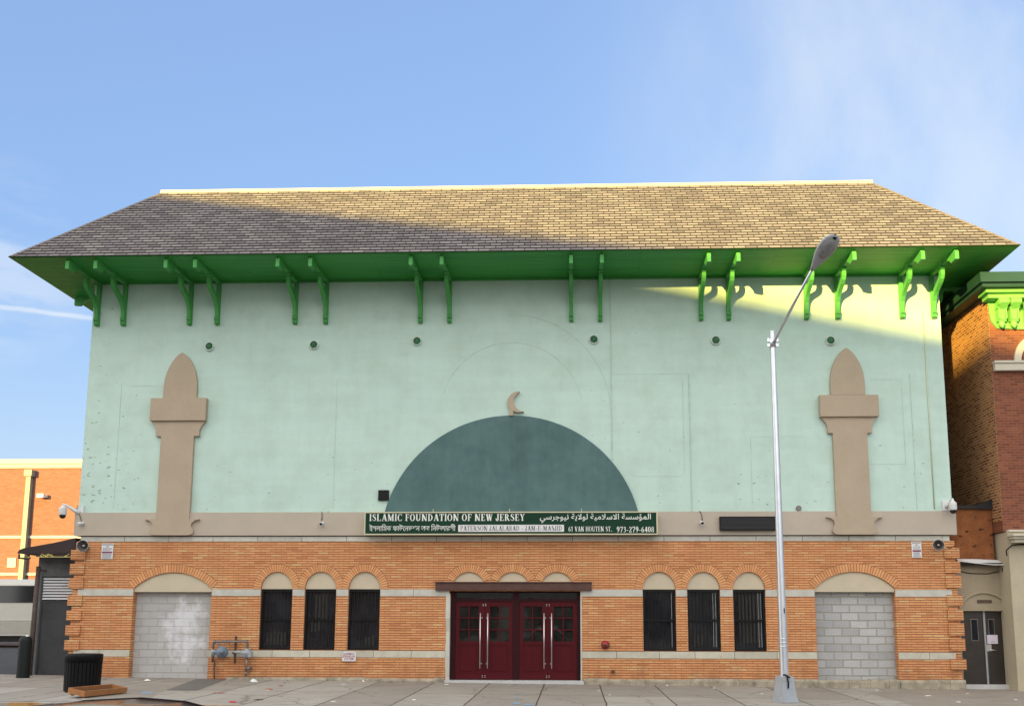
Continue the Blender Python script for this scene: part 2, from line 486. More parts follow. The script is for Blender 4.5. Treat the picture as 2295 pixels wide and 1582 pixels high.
M['shed'] = plain('dark_grey_metal_cladding', (0.095, 0.098, 0.104), 0.34, 0.5, var=0.25, scale=1.6, bmp=0.15, bscale=20)
M['shedup'] = plain('streaky_grey_panel', (0.14, 0.145, 0.15), 0.65, 0.1, var=0.45, scale=2.2, bmp=0.15, bscale=20)
M['slat'] = plain('pale_louvre_slat', (0.80, 0.81, 0.83), 0.55, 0.0, var=0.1, bmp=0.05)
M['awning'] = plain('dark_maroon_awning', (0.035, 0.020, 0.021), 0.75, var=0.3, scale=3, bmp=0.2)
M['bollard'] = plain('black_green_bollard', (0.010, 0.014, 0.013), 0.5, var=0.3, scale=8, bmp=0.15, spec=0.2)
M['post'] = plain('flaking_rusty_post', (0.085, 0.060, 0.050), 0.75, var=0.6, scale=14, bmp=0.4, bscale=40)
M['bus'] = plain('cream_coach_paint', (0.50, 0.48, 0.43), 0.35, var=0.06, bmp=0.0, spec=0.5)
M['busglass'] = plain('dark_coach_glass', (0.012, 0.014, 0.018), 0.08, var=0.2, bmp=0.0, spec=0.6)
M['tyre'] = plain('tyre_rubber', (0.014, 0.014, 0.014), 0.85, bmp=0.2)
M['tan'] = plain('tan_stucco', (0.46, 0.40, 0.29), 0.88, var=0.12, scale=1.6, bmp=0.3, bscale=120, spec=0.2)
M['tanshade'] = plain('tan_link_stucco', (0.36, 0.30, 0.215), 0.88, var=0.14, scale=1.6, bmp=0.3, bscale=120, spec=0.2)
M['cream'] = plain('cream_stone_trim', (0.58, 0.53, 0.43), 0.8, var=0.1, scale=3, bmp=0.15)
M['rustwall'] = plain('rust_brown_render', (0.24, 0.088, 0.034), 0.9, var=0.4, scale=3.5, bmp=0.6, bscale=9, spec=0.2)
def rust_spots():
    m = M['rustwall']; n, l = m.node_tree.nodes, m.node_tree.links; b = n['Principled BSDF']
    src = b.inputs['Base Color'].links[0].from_socket
    v = coords(n, l, scale=(1, 1, 1.6))
    f = ramp(n, l, noise(n, l, v, 5.5, 2, 0.5), [(0.64, (0, 0, 0)), (0.70, (1, 1, 1))])
    g = ramp(n, l, noise(n, l, v, 11, 3, 0.5), [(0.66, (0, 0, 0)), (0.72, (0.6, 0.6, 0.6))])
    c = mix(n, l, f, src, (0.035, 0.014, 0.008)); c = mix(n, l, g, c, (0.32, 0.17, 0.08))
    l.new(c, b.inputs['Base Color'])
rust_spots()
M['fartrim'] = plain('pale_parapet_trim', (0.36, 0.36, 0.40), 0.8, var=0.1, scale=3, bmp=0.15)
M['lime'] = plain('lime_green_cornice_paint', (0.15, 0.44, 0.10), 0.55, var=0.15, scale=4, bmp=0.15)
M['teal'] = plain('dark_teal_gutter', (0.012, 0.050, 0.042), 0.5, var=0.15, bmp=0.1)
M['bronze'] = plain('dark_bronze_door', (0.055, 0.047, 0.042), 0.38, 0.5, var=0.25, scale=2.5, bmp=0.05)
M['tar'] = plain('tar_roofing', (0.02, 0.018, 0.02), 0.8, var=0.3, bmp=0.3)
M['concretepale'] = plain('pale_threshold_concrete', (0.50, 0.50, 0.50), 0.8, var=0.12, scale=5, bmp=0.2)
M['rubble'] = plain('weathered_plinth_stone', (0.33, 0.29, 0.22), 0.95, var=0.6, scale=4.5, bmp=1.0, bscale=14, spec=0.2)
M['asphalt'] = plain('asphalt', (0.085, 0.083, 0.08), 0.9, var=0.25, scale=1.5, bmp=0.5, bscale=150, spec=0.3)
M['yardasphalt'] = plain('dark_yard_asphalt', (0.045, 0.047, 0.052), 0.9, var=0.3, scale=1.2, bmp=0.4, bscale=120, spec=0.3)
M['patch'] = plain('asphalt_repair', (0.14, 0.13, 0.12), 0.92, var=0.2, scale=2.5, bmp=0.5, bscale=150, spec=0.3)
M['patchpale'] = plain('worn_brownish_pavement', (0.27, 0.235, 0.20), 0.92, var=0.2, scale=1.4, bmp=0.4, bscale=120, spec=0.3)
M['kerb'] = plain('worn_kerb_stone', (0.40, 0.35, 0.29), 0.9, var=0.35, scale=2.5, bmp=0.5, bscale=40)
M['kerbpaint'] = plain('ochre_kerb_paint', (0.42, 0.235, 0.09), 0.85, var=0.5, scale=6, bmp=0.4, bscale=40)
M['bluepaint'] = plain('faded_blue_spray_paint', (0.20, 0.27, 0.33), 0.9, var=0.4, scale=8, bmp=0.2)
M['redpaint'] = plain('faded_red_spray_paint', (0.36, 0.13, 0.10), 0.9, var=0.4, scale=8, bmp=0.2)
M['litter'] = plain('white_litter', (0.72, 0.71, 0.69), 0.8, var=0.1, scale=20, bmp=0.2)
M['litterred'] = plain('red_litter', (0.50, 0.03, 0.05), 0.6, var=0.2, scale=20, bmp=0.2)
M['litterdark'] = plain('dark_litter', (0.04, 0.04, 0.045), 0.7, var=0.3, scale=20, bmp=0.2)
M['paper'] = plain('pale_lilac_paper', (0.66, 0.60, 0.70), 0.8, var=0.03, bmp=0.0)
M['carpaint'] = plain('brownish_car_paint', (0.10, 0.055, 0.045), 0.12, 0.4, var=0.05, bmp=0.0, spec=0.6)
M['conduit'] = plain('pale_green_conduit', (0.55, 0.62, 0.44), 0.6, var=0.15, scale=8, bmp=0.05)
M['downpipe'] = plain('yellow_green_downpipe', (0.22, 0.25, 0.22), 0.55, var=0.1, bmp=0.05)


def glass(name, col, rough=0.05, ior=1.6):
    m, n, l, b = newmat(name)
    v = coords(n, l)
    c = ramp(n, l, noise(n, l, v, 2.0, 4), [(0.35, sc3(col, 0.6)), (0.65, sc3(col, 1.4))])
    l.new(c, b.inputs['Base Color'])
    b.inputs['Roughness'].default_value = rough
    b.inputs['IOR'].default_value = ior
    bump(n, l, b, noise(n, l, v, 1.5, 2), 0.08, 0.02)
    return m


M['glass'] = glass('dark_window_glass', (0.020, 0.020, 0.024), 0.06, 1.75)
M['doorglass'] = glass('door_glass', (0.018, 0.019, 0.017), 0.03, 1.9)
M['curtain'] = plain('dim_curtain_fabric', (0.036, 0.033, 0.029), 0.9, var=0.35, scale=6, bmp=0.1)
M['led'] = plain('black_display_face', (0.016, 0.014, 0.018), 0.35, var=0.3, scale=40, bmp=0.2, bscale=60)


def whitewash_block():
    m = M['block'].copy(); m.name = 'whitewashed_concrete_block'
    n, l = m.node_tree.nodes, m.node_tree.links
    b = n['Principled BSDF']
    src = b.inputs['Base Color'].links[0].from_socket
    v = coords(n, l)
    big = noise(n, l, v, 2.3, 7, 0.62)
    t = n.new('ShaderNodeTexCoord'); s = n.new('ShaderNodeSeparateXYZ'); l.new(t.outputs['Object'], s.inputs[0])
    # the scrubbed-over patch sits right of centre of the panel
    dx = n.new('ShaderNodeMath'); dx.operation = 'SUBTRACT'; l.new(s.outputs['X'], dx.inputs[0]); dx.inputs[1].default_value = -8.95
    ab = n.new('ShaderNodeMath'); ab.operation = 'ABSOLUTE'; l.new(dx.outputs[0], ab.inputs[0])
    mr = n.new('ShaderNodeMapRange'); l.new(ab.outputs[0], mr.inputs['Value'])
    mr.inputs['From Min'].default_value = 0.1; mr.inputs['From Max'].default_value = 1.15; mr.inputs['To Min'].default_value = 0.14; mr.inputs['To Max'].default_value = -0.14
    dz = n.new('ShaderNodeMath'); dz.operation = 'SUBTRACT'; l.new(s.outputs['Z'], dz.inputs[0]); dz.inputs[1].default_value = 1.3
    az = n.new('ShaderNodeMath'); az.operation = 'ABSOLUTE'; l.new(dz.outputs[0], az.inputs[0])
    mz = n.new('ShaderNodeMapRange'); l.new(az.outputs[0], mz.inputs['Value'])
    mz.inputs['From Min'].default_value = 0.5; mz.inputs['From Max'].default_value = 1.25; mz.inputs['To Min'].default_value = 0.0; mz.inputs['To Max'].default_value = -0.25
    a1 = n.new('ShaderNodeMath'); a1.operation = 'ADD'; l.new(big, a1.inputs[0]); l.new(mr.outputs[0], a1.inputs[1])
    a2 = n.new('ShaderNodeMath'); a2.operation = 'ADD'; l.new(a1.outputs[0], a2.inputs[0]); l.new(mz.outputs[0], a2.inputs[1])
    f = ramp(n, l, a2.outputs[0], [(0.50, (0, 0, 0)), (0.68, (0.75, 0.75, 0.75))])
    c = mix(n, l, 0.62, src, (0.46, 0.44, 0.43))
    c = mix(n, l, f, c, (0.70, 0.70, 0.74))
    l.new(c, b.inputs['Base Color'])
    return m


M['blockwash'] = whitewash_block()


def sidewalk_mat():
    m, n, l, b = newmat('concrete_pavement')
    v = coords(n, l, loc=(0.43, 3.55, 0))
    t = n.new('ShaderNodeTexBrick'); t.offset = 0.0
    t.inputs['Color1'].default_value = (0, 0, 0, 1); t.inputs['Color2'].default_value = (1, 1, 1, 1); t.inputs['Mortar'].default_value = (.5, .5, .5, 1)
    t.inputs['Scale'].default_value = 1; t.inputs['Mortar Size'].default_value = 0.018; t.inputs['Mortar Smooth'].default_value = 0.3
    t.inputs['Brick Width'].default_value = 1.46; t.inputs['Row Height'].default_value = 3.55
    wob = n.new('ShaderNodeTexNoise'); wob.inputs['Scale'].default_value = 1.4; l.new(v, wob.inputs['Vector'])
    va = n.new('ShaderNodeVectorMath'); va.operation = 'MULTIPLY_ADD'; l.new(wob.outputs['Color'], va.inputs[0]); va.inputs[1].default_value = (0.06, 0.05, 0); l.new(v, va.inputs[2])
    l.new(va.outputs[0], t.inputs['Vector'])
    c = ramp(n, l, t.outputs['Color'], [(0, (0.29, 0.26, 0.23)), (0.5, (0.34, 0.31, 0.275)), (1, (0.39, 0.365, 0.33))])
    v2 = coords(n, l)
    c = mix(n, l, 0.7, c, ramp(n, l, noise(n, l, v2, 0.9, 7, 0.65), [(0.3, (0.72, 0.69, 0.65)), (0.7, (1, 1, 1))]), 'MULTIPLY')
    spots = ramp(n, l, noise(n, l, v2, 9, 2, 0.5), [(0.70, (0, 0, 0)), (0.75, (1, 1, 1))])
    c = mix(n, l, spots, c, (0.14, 0.125, 0.11))
    vo = n.new('ShaderNodeTexVoronoi'); vo.feature = 'DISTANCE_TO_EDGE'; vo.inputs['Scale'].default_value = 0.42
    wv = n.new('ShaderNodeTexNoise'); wv.inputs['Scale'].default_value = 2.5; wv.inputs['Detail'].default_value = 5; l.new(v2, wv.inputs['Vector'])
    wa = n.new('ShaderNodeVectorMath'); wa.operation = 'MULTIPLY_ADD'; l.new(wv.outputs['Color'], wa.inputs[0]); wa.inputs[1].default_value = (0.5, 0.5, 0); l.new(v2, wa.inputs[2])
    l.new(wa.outputs[0], vo.inputs['Vector'])
    ck = ramp(n, l, vo.outputs['Distance'], [(0.004, (0.55, 0.55, 0.55)), (0.010, (0, 0, 0))])
    c = mix(n, l, ck, c, (0.10, 0.085, 0.07))
    st = ramp(n, l, noise(n, l, v2, 2.4, 6, 0.7), [(0.56, (0, 0, 0)), (0.72, (0.55, 0.55, 0.55))])
    c = mix(n, l, st, c, (0.17, 0.145, 0.12))
    c = mix(n, l, t.outputs['Fac'], c, (0.075, 0.06, 0.048))
    l.new(c, b.inputs['Base Color']); b.inputs['Roughness'].default_value = 0.92; b.inputs['Specular IOR Level'].default_value = 0.25
    inv = n.new('ShaderNodeMath'); inv.operation = 'SUBTRACT'; inv.inputs[0].default_value = 1; l.new(t.outputs['Fac'], inv.inputs[1])
    bp = bump(n, l, b, inv.outputs[0], 0.7, 0.012)
    bump(n, l, b, noise(n, l, v2, 70, 4), 0.35, 0.005, bp)
    return m


M['sidewalk'] = sidewalk_mat()


# ------------------------------------------------------------------ mesh helpers
class MB:
    def __init__(s):
        s.v, s.f, s.sm, s.uv = [], [], [], None

    def add(s, verts, faces, smooth=False):
        k = len(s.v)
        s.v += [tuple(p) for p in verts]
        s.f += [tuple(i + k for i in f) for f in faces]
        s.sm += [smooth] * len(faces)
        return s

    def box(s, x0, x1, y0, y1, z0, z1):
        x0, x1 = min(x0, x1), max(x0, x1); y0, y1 = min(y0, y1), max(y0, y1); z0, z1 = min(z0, z1), max(z0, z1)
        v = [(x, y, z) for z in (z0, z1) for y in (y0, y1) for x in (x0, x1)]
        return s.add(v, [(0, 2, 3, 1), (4, 5, 7, 6), (0, 1, 5, 4), (2, 6, 7, 3), (0, 4, 6, 2), (1, 3, 7, 5)])

    def obox(s, c, ax, ay, az):
        c, ax, ay, az = Vector(c), Vector(ax), Vector(ay), Vector(az)
        v = [c + i * ax + j * ay + k * az for k in (-1, 1) for j in (-1, 1) for i in (-1, 1)]
        return s.add(v, [(0, 2, 3, 1), (4, 5, 7, 6), (0, 1, 5, 4), (2, 6, 7, 3), (0, 4, 6, 2), (1, 3, 7, 5)])

    def tube(s, p0, p1, ra, rb=None, seg=14, caps=True):
        rb = ra if rb is None else rb
        p0, p1 = Vector(p0), Vector(p1)
        d = (p1 - p0).normalized()
        a = d.orthogonal().normalized(); b = d.cross(a)
        ring = lambda p, r: [p + (a * math.cos(t) + b * math.sin(t)) * r for t in [2 * math.pi * i / seg for i in range(seg)]]
        k = len(s.v)
        s.add(ring(p0, ra) + ring(p1, rb), [(i, (i + 1) % seg, seg + (i + 1) % seg, seg + i) for i in range(seg)], True)
        if caps:
            s.f += [tuple(k + i for i in range(seg))[::-1], tuple(k + seg + i for i in range(seg))]
            s.sm += [False, False]
        return s

    def path(s, pts, r, seg=10):
        """round tube along a polyline"""
        pts = [Vector(p) for p in pts]
        rs = r if isinstance(r, (list, tuple)) else [r] * len(pts)
        a = None; rings = []
        for i, p in enumerate(pts):
            d = (pts[min(i + 1, len(pts) - 1)] - pts[max(i - 1, 0)]).normalized()
            if a is None: a = d.orthogonal().normalized()
            a = (a - d * a.dot(d)).normalized(); b = d.cross(a)
            rings.append([p + (a * math.cos(t) + b * math.sin(t)) * rs[i] for t in [2 * math.pi * j / seg for j in range(seg)]])
        v = [q for rg in rings for q in rg]; f = []
        for i in range(len(pts) - 1):
            for j in range(seg):
                f.append((i * seg + j, i * seg + (j + 1) % seg, (i + 1) * seg + (j + 1) % seg, (i + 1) * seg + j))
        k = len(s.v)
        s.add(v, f, True)
        s.f += [tuple(k + i for i in range(seg))[::-1], tuple(k + (len(pts) - 1) * seg + i for i in range(seg))]; s.sm += [False, False]
        return s

    def lathe(s, c, axis, prof, seg=24):
        """prof = [(distance along axis, radius)]"""
        c, d = Vector(c), Vector(axis).normalized()
        a = d.orthogonal().normalized(); b = d.cross(a)
        v = []; f = []
        for (h, r) in prof:
            v += [c + d * h + (a * math.cos(t) + b * math.sin(t)) * max(r, 1e-4) for t in [2 * math.pi * j / seg for j in range(seg)]]
        for i in range(len(prof) - 1):
            for j in range(seg):
                f.append((i * seg + j, i * seg + (j + 1) % seg, (i + 1) * seg + (j + 1) % seg, (i + 1) * seg + j))
        return s.add(v, f, True)

    def prism(s, poly, a, b, fn, smooth=False):
        """convex-ish polygon [(p,q)] swept from a to b; fn(p,q,t) -> xyz"""
        n = len(poly)
        v = [fn(p, q, a) for p, q in poly] + [fn(p, q, b) for p, q in poly]
        s.add(v, [tuple(range(n)), tuple(range(2 * n - 1, n - 1, -1))])
        s.add(v, [(i, n + i, n + (i + 1) % n, (i + 1) % n) for i in range(n)], smooth)
        return s

    def build(s, name, mat, parent=None, origin=None):
        me = bpy.data.meshes.new(name)
        o3 = Vector(origin) if origin is not None else (Vector(parent_loc(parent)) if parent else Vector((0, 0, 0)))
        me.from_pydata([tuple(Vector(p) - o3) for p in s.v], [], s.f)
        me.polygons.foreach_set('use_smooth', s.sm)
        import bmesh
        bm = bmesh.new(); bm.from_mesh(me)
        bmesh.ops.remove_doubles(bm, verts=bm.verts, dist=1e-6)
        bmesh.ops.recalc_face_normals(bm, faces=bm.faces)
        bm.to_mesh(me); bm.free()
        me.update()
        return link(name, me, mat, parent, o3 if parent is None else None)


def parent_loc(p):
    v = Vector((0, 0, 0))
    while p is not None:
        v += p.location; p = p.parent
    return v


def link(name, me, mat, parent=None, loc=None):
    o = bpy.data.objects.new(name, me)
    COL.objects.link(o)
    if mat is not None:
        me.materials.clear(); me.materials.append(mat)
    if parent is not None: o.parent = parent
    elif loc is not None: o.location = loc
    return o


def thing(name, label, cat, loc, group=None):
    o = bpy.data.objects.new(name, None); COL.objects.link(o)
    o.location = loc; o.empty_display_size = 0.3
    return tag(o, label, cat, group)


def tag(o, label, cat, group=None):
    o['label'] = label; o['category'] = cat
    if group: o['group'] = group
    return o


def structure(o, label=None):
    o['kind'] = 'structure'
    return o


def copy_tree(o, parent=None):
    c = o.copy(); COL.objects.link(c); c.parent = parent
    for ch in list(o.children): copy_tree(ch, c)
    return c


def plate(name, loops, y0, y1, mat, parent=None, bevel=0.0, origin=None):
    """flat shape in the x-z plane (even-odd loops) between depths y0 (front) and y1 (back)"""
    cu = bpy.data.curves.new(name, 'CURVE'); cu.dimensions = '2D'; cu.fill_mode = 'BOTH'
    cu.extrude = abs(y1 - y0) / 2 - bevel
    if bevel: cu.bevel_depth = bevel; cu.bevel_resolution = 1; cu.offset = -bevel
    for lp in loops:
        sp = cu.splines.new('POLY'); sp.points.add(len(lp) - 1); sp.use_cyclic_u = True
        for p, q in zip(sp.points, lp): p.co = (q[0], q[1], 0, 1)
    tmp = bpy.data.objects.new('tmp', cu); COL.objects.link(tmp)
    dg = bpy.context.evaluated_depsgraph_get(); dg.update()
    ev = tmp.evaluated_get(dg); m0 = ev.to_mesh()
    vs = [(v.co.x, (y0 + y1) / 2 - v.co.z, v.co.y) for v in m0.vertices]
    fs = [tuple(p.vertices) for p in m0.polygons]
    ev.to_mesh_clear(); bpy.data.objects.remove(tmp); bpy.data.curves.remove(cu)
    mb = MB(); mb.add(vs, fs)
    return mb.build(name, mat, parent, origin)


def text2d(body, bold=0.0, res=2):
    """built-in lettering as flat triangles: (verts, faces, width, (ymin, ymax))"""
    cu = bpy.data.curves.new('t', 'FONT'); cu.body = body; cu.resolution_u = res; cu.offset = bold
    tmp = bpy.data.objects.new('t', cu); COL.objects.link(tmp)
    dg = bpy.context.evaluated_depsgraph_get(); dg.update()
    ev = tmp.evaluated_get(dg); m0 = ev.to_mesh()
    vs = [(v.co.x, v.co.y) for v in m0.vertices]; fs = [tuple(p.vertices) for p in m0.polygons]
    ev.to_mesh_clear(); bpy.data.objects.remove(tmp); bpy.data.curves.remove(cu)
    return vs, fs


def put_text(mb, vs, fs, x0, x1, z0, z1, y, keep=False):
    ax = min(v[0] for v in vs); bx = max(v[0] for v in vs); ay = min(v[1] for v in vs); by = max(v[1] for v in vs)
    sx, sz = (x1 - x0) / (bx - ax), (z1 - z0) / (by - ay)
    mb.add([(x0 + (v[0] - ax) * sx, y, z0 + (v[1] - ay) * sz) for v in vs], fs)


# --- bold condensed serif capitals, drawn as strokes in a unit-high box
def _ring(cx, cy, rx, ry, wx, wy, a0, a1, n=14):
    o = [(cx + rx * math.cos(R(a0 + (a1 - a0) * i / n)), cy + ry * math.sin(R(a0 + (a1 - a0) * i / n))) for i in range(n + 1)]
    i_ = [(cx + (rx - wx) * math.cos(R(a0 + (a1 - a0) * i / n)), cy + (ry - wy) * math.sin(R(a0 + (a1 - a0) * i / n))) for i in range(n + 1)]
    return [[o[k], o[k + 1], i_[k + 1], i_[k]] for k in range(n)]


def _stroke(pts, ws):
    out = []; L = []; Rr = []
    for i, p in enumerate(pts):
        a, b = pts[max(i - 1, 0)], pts[min(i + 1, len(pts) - 1)]
        dx, dy = b[0] - a[0], b[1] - a[1]; h = math.hypot(dx, dy); nx, ny = -dy / h, dx / h
        w = ws[i] / 2
        L.append((p[0] + nx * w, p[1] + ny * w)); Rr.append((p[0] - nx * w, p[1] - ny * w))
    for i in range(len(pts) - 1): out.append([L[i], L[i + 1], Rr[i + 1], Rr[i]])
    return out


def _r(x0, x1, y0, y1): return [(x0, y0), (x1, y0), (x1, y1), (x0, y1)]


def serif(ch, T=0.17):
    t = 0.07
    def stem(x, a=0.0, b=1.0, sb=True, st=True):
        o = [_r(x, x + T, a, b)]
        if sb: o.append(_r(x - .06, x + T + .06, a, a + .055))
        if st: o.append(_r(x - .06, x + T + .06, b - .055, b))
        return o
    def dg(x0, y0, x1, y1, w): return [[(x0 - w / 2, y0), (x0 + w / 2, y0), (x1 + w / 2, y1), (x1 - w / 2, y1)]]
    S = lambda x, y: [_r(x - .09, x + .09, y, y + .05)]
    if ch == ' ': return [], .26
    if ch == 'I': return stem(.06), .30
    if ch == 'L': return stem(.06) + [_r(.06, .56, 0, .06), _r(.50, .56, 0, .27)], .60
    if ch == 'T': return stem(.22, st=False) + [_r(.0, .61, .94, 1), _r(0, .05, .72, 1), _r(.56, .61, .72, 1)], .63
    if ch == 'E': return stem(.06) + [_r(.06, .54, 0, .06), _r(.06, .52, .94, 1), _r(.06, .42, .49, .55), _r(.49, .54, 0, .26), _r(.47, .52, .76, 1), _r(.38, .42, .4, .64)], .59
    if ch == 'F': return stem(.06) + [_r(.06, .52, .94, 1), _r(.06, .42, .49, .55), _r(.47, .52, .74, 1), _r(.38, .42, .4, .64)], .55
    if ch == 'H': return stem(.06) + stem(.50) + [_r(.06, .6, .48, .545)], .74
    if ch == 'N': return stem(.09 - .03, sb=True, st=False)[:1] + [_r(.0, .25, 0, .055), _r(.0, .22, .945, 1)] + dg(.15, 1, .60, 0, .21) + [_r(.60, .67, 0, 1), _r(.50, .76, .945, 1)], .78
    if ch == 'M': return [_r(.07, .14, 0, 1), _r(0, .22, 0, .055), _r(0, .2, .945, 1)] + dg(.16, 1, .43, .05, .2) + dg(.43, .05, .68, 1, .08) + [_r(.64, .64 + T, 0, 1), _r(.57, .88, 0, .055), _r(.66, .88, .945, 1)], .90
    if ch == 'W': return dg(.12, 1, .30, 0, .19) + dg(.30, 0, .46, .95, .08) + dg(.46, 1, .64, 0, .19) + dg(.64, 0, .82, 1, .07) + [_r(0, .26, .945, 1), _r(.34, .58, .945, 1), _r(.72, .92, .945, 1)], .93
    if ch == 'V': return dg(.12, 1, .34, 0, .2) + dg(.36, 0, .58, 1, .08) + [_r(0, .27, .945, 1), _r(.47, .68, .945, 1)], .67
    if ch == 'A': return dg(.12, 0, .34, 1, .08) + dg(.36, 1, .58, 0, .2) + [_r(.18, .52, .30, .36), _r(.0, .22, 0, .055), _r(.44, .72, 0, .055)], .72
    if ch == 'Y': return dg(.12, 1, .33, .47, .18) + dg(.34, .47, .56, 1, .07) + [_r(.25, .25 + T, 0, .52), _r(.18, .49, 0, .055), _r(0, .26, .945, 1), _r(.46, .66, .945, 1)], .65
    if ch == 'O': return _ring(.34, .5, .34, .52, T, .055, 0, 360, 24), .72
    if ch == 'C': return _ring(.36, .5, .34, .52, T, .055, 48, 312, 22) + [_r(.56, .61, .68, .97), _r(.55, .60, .05, .26)], .68
    if ch == 'D': return stem(.06) + _ring(.22, .5, .42, .5, T, .055, -90, 90, 16) + [_r(.2, .24, 0, .055), _r(.2, .24, .945, 1)], .70
    if ch == 'U': return stem(.06, .3, 1, sb=False) + _ring(.33, .32, .27, .34, T, .07, 180, 360, 14) + [_r(.53, .60, .3, 1), _r(.45, .70, .945, 1)], .73
    if ch == 'J': return stem(.22, .25, 1, sb=False) + _ring(.19, .26, .20, .30, T, .09, 170, 360, 12) + [_r(0.0, .12, .2, .36)], .46
    if ch == 'P': return stem(.06) + _ring(.22, .73, .33, .27, T, .055, -90, 90, 12), .59
    if ch == 'B': return stem(.06) + _ring(.22, .745, .28, .255, T * .9, .055, -90, 90, 12) + _ring(.22, .265, .34, .265, T, .055, -90, 90, 12), .62
    if ch == 'R': return stem(.06) + _ring(.22, .73, .31, .27, T, .055, -90, 90, 12) + dg(.34, .48, .58, 0, .2) + [_r(.5, .72, 0, .05)], .70
    if ch == 'S': return _stroke([(.50, .74), (.44, .88), (.30, .965), (.16, .91), (.115, .77), (.18, .64), (.34, .52), (.45, .39), (.475, .24), (.40, .09), (.26, .035), (.12, .11), (.05, .28)], [.05, .06, .07, .12, .15, .18, .19, .18, .15, .11, .07, .06, .05]), .57
    if ch == '.': return [_r(.04, .2, 0, .15)], .26
    if ch == '-': return [_r(.03, .33, .3, .39)], .38
    D = .56
    if ch == '0': return _ring(.27, .5, .26, .51, T * .95, .06, 0, 360, 22), D
    if ch == '1': return stem(.2, st=False) + dg(.1, .8, .24, 1, .12), D
    if ch == '2': return _stroke([(.06, .72), (.12, .90), (.27, .965), (.41, .87), (.43, .70), (.33, .48), (.18, .25), (.07, .09)], [.1, .08, .07, .13, .17, .15, .09, .07]) + [_r(.04, .5, 0, .13), _r(.45, .5, 0, .26)], D
    if ch == '3': return _stroke([(.07, .78), (.14, .92), (.26, .965), (.38, .88), (.39, .72), (.28, .57), (.2, .54)], [.08, .07, .07, .14, .16, .1, .06]) + _stroke([(.2, .54), (.36, .48), (.44, .3), (.38, .12), (.24, .035), (.08, .1)], [.06, .12, .17, .13, .07, .08]), D
    if ch == '4': return [_r(.30, .30 + T, 0, 1), _r(.0, .55, .25, .38)] + dg(.05, .36, .36, 1, .09), D
    if ch == '6': return _ring(.27, .30, .25, .32, T, .06, 0, 360, 18) + _stroke([(.1, .34), (.12, .6), (.24, .85), (.44, .98)], [.17, .16, .1, .05]), D
    if ch == '7': return [_r(.03, .52, .87, 1), _r(.03, .08, .7, 1)] + dg(.2, 0, .48, .9, .13), D
    if ch == '8': return _ring(.27, .745, .22, .255, .13, .055, 0, 360, 16) + _ring(.27, .27, .26, .285, .15, .055, 0, 360, 18), D
    if ch == '9': return _ring(.27, .70, .25, .32, T, .06, 0, 360, 18) + _stroke([(.44, .66), (.42, .4), (.3, .15), (.1, .02)], [.17, .16, .1, .05]), D
    return [], .3


def serif_line(mb, text, x0, x1, z0, z1, y, T=0.17, gap=0.07):
    x = 0; polys = []
    for ch in text:
        ps, w = serif(ch, T)
        polys += [[(p[0] + x, p[1]) for p in q] for q in ps]
        x += w + gap
    sx, sz = (x1 - x0) / (x - gap), (z1 - z0)
    for k, q in enumerate(polys):
        yy = y - 0.0004 * (k % 11)
        mb.add([(x0 + p[0] * sx, yy, z0 + p[1] * sz) for p in q], [tuple(range(len(q)))])


# ================================================================== GROUND
def ground_sheet(name, pts, mat, lift=0.0, n=1):
    mb = MB()
    mb.add([(x, y, gz(x, y) + lift) for x, y in pts], [tuple(range(len(pts)))])
    o = mb.build(name, mat)
    structure(o)
    return o


KY = -7.35                                            # kerb line
mb = MB(); S = 900
mb.add([(-S, -S, -0.5), (S, -S, -0.5), (S, S, -0.5), (-S, S, -0.5)], [(0, 1, 2, 3)])
structure(mb.build('ground', M['asphalt']))
# the carriageway, 0.13 below the pavement
def road_z(x, y): return gz(x, KY) - 0.13 + 0.004 * (y - KY)
mb = MB()
mb.add([(-60, -25, road_z(-60, -25)), (60, -25, road_z(60, -25)), (60, KY, road_z(60, KY)), (-60, KY, road_z(-60, KY))], [(0, 1, 2, 3)])
structure(mb.build('road', M['asphalt']))
mb = MB()
mb.add([(-60, -36, -0.05), (60, -36, -0.05), (60, -25.2, -0.05), (-60, -25.2, -0.05)], [(0, 1, 2, 3)])
structure(mb.build('far_sidewalk', M['patchpale']))
ground_sheet('sidewalk', [(-14.6, KY + 0.16), (60, KY + 0.16), (60, 0.6), (-14.6, 0.6)], M['sidewalk'])
ground_sheet('ground', [(-80, -7.0), (-14.6, -7.0), (-14.6, 0.6), (-12.5, 0.6), (-12.5, 70), (-80, 70)], M['yardasphalt'], -0.02)
mb = MB()
for k in range(52):
    x0 = -16 + k * 1.5
    for a, b_ in ((x0 + 0.006, x0 + 1.494),):
        top = gz((a + b_) / 2, KY) + 0.012
        mb.box(a, b_, KY, KY + 0.155, top - 0.45, top)
structure(mb.build('kerb', M['kerb']))
mb = MB()
for k, (a, b_) in enumerate([(-9.35, -8.75), (-5.9, -4.8), (-4.4, -2.9), (-2.7, -1.5), (-1.2, -0.2)]):
    top = gz((a + b_) / 2, KY) + 0.016
    mb.box(a, b_, KY - 0.004, KY + 0.10, top - 0.16, top)
structure(mb.build('kerb', M['kerbpaint']))


def px_sheet(name, pix, mat, lift):
    return ground_sheet(name, [on_ground(u, v) for u, v in pix], mat, lift)


px_sheet('pavement', [(372, 1546), (440, 1521), (508, 1522), (440, 1547)], M['patch'], 0.004)
px_sheet('pavement', [(1948, 1553), (1990, 1546), (2100, 1541), (2330, 1543), (2330, 1600), (2120, 1600), (2062, 1586), (2015, 1570)], M['patchpale'], 0.004)
px_sheet('pavement', [(170, 1556), (300, 1535), (372, 1524), (430, 1523), (372, 1545), (330, 1568), (230, 1574)], M['patchpale'], 0.003)


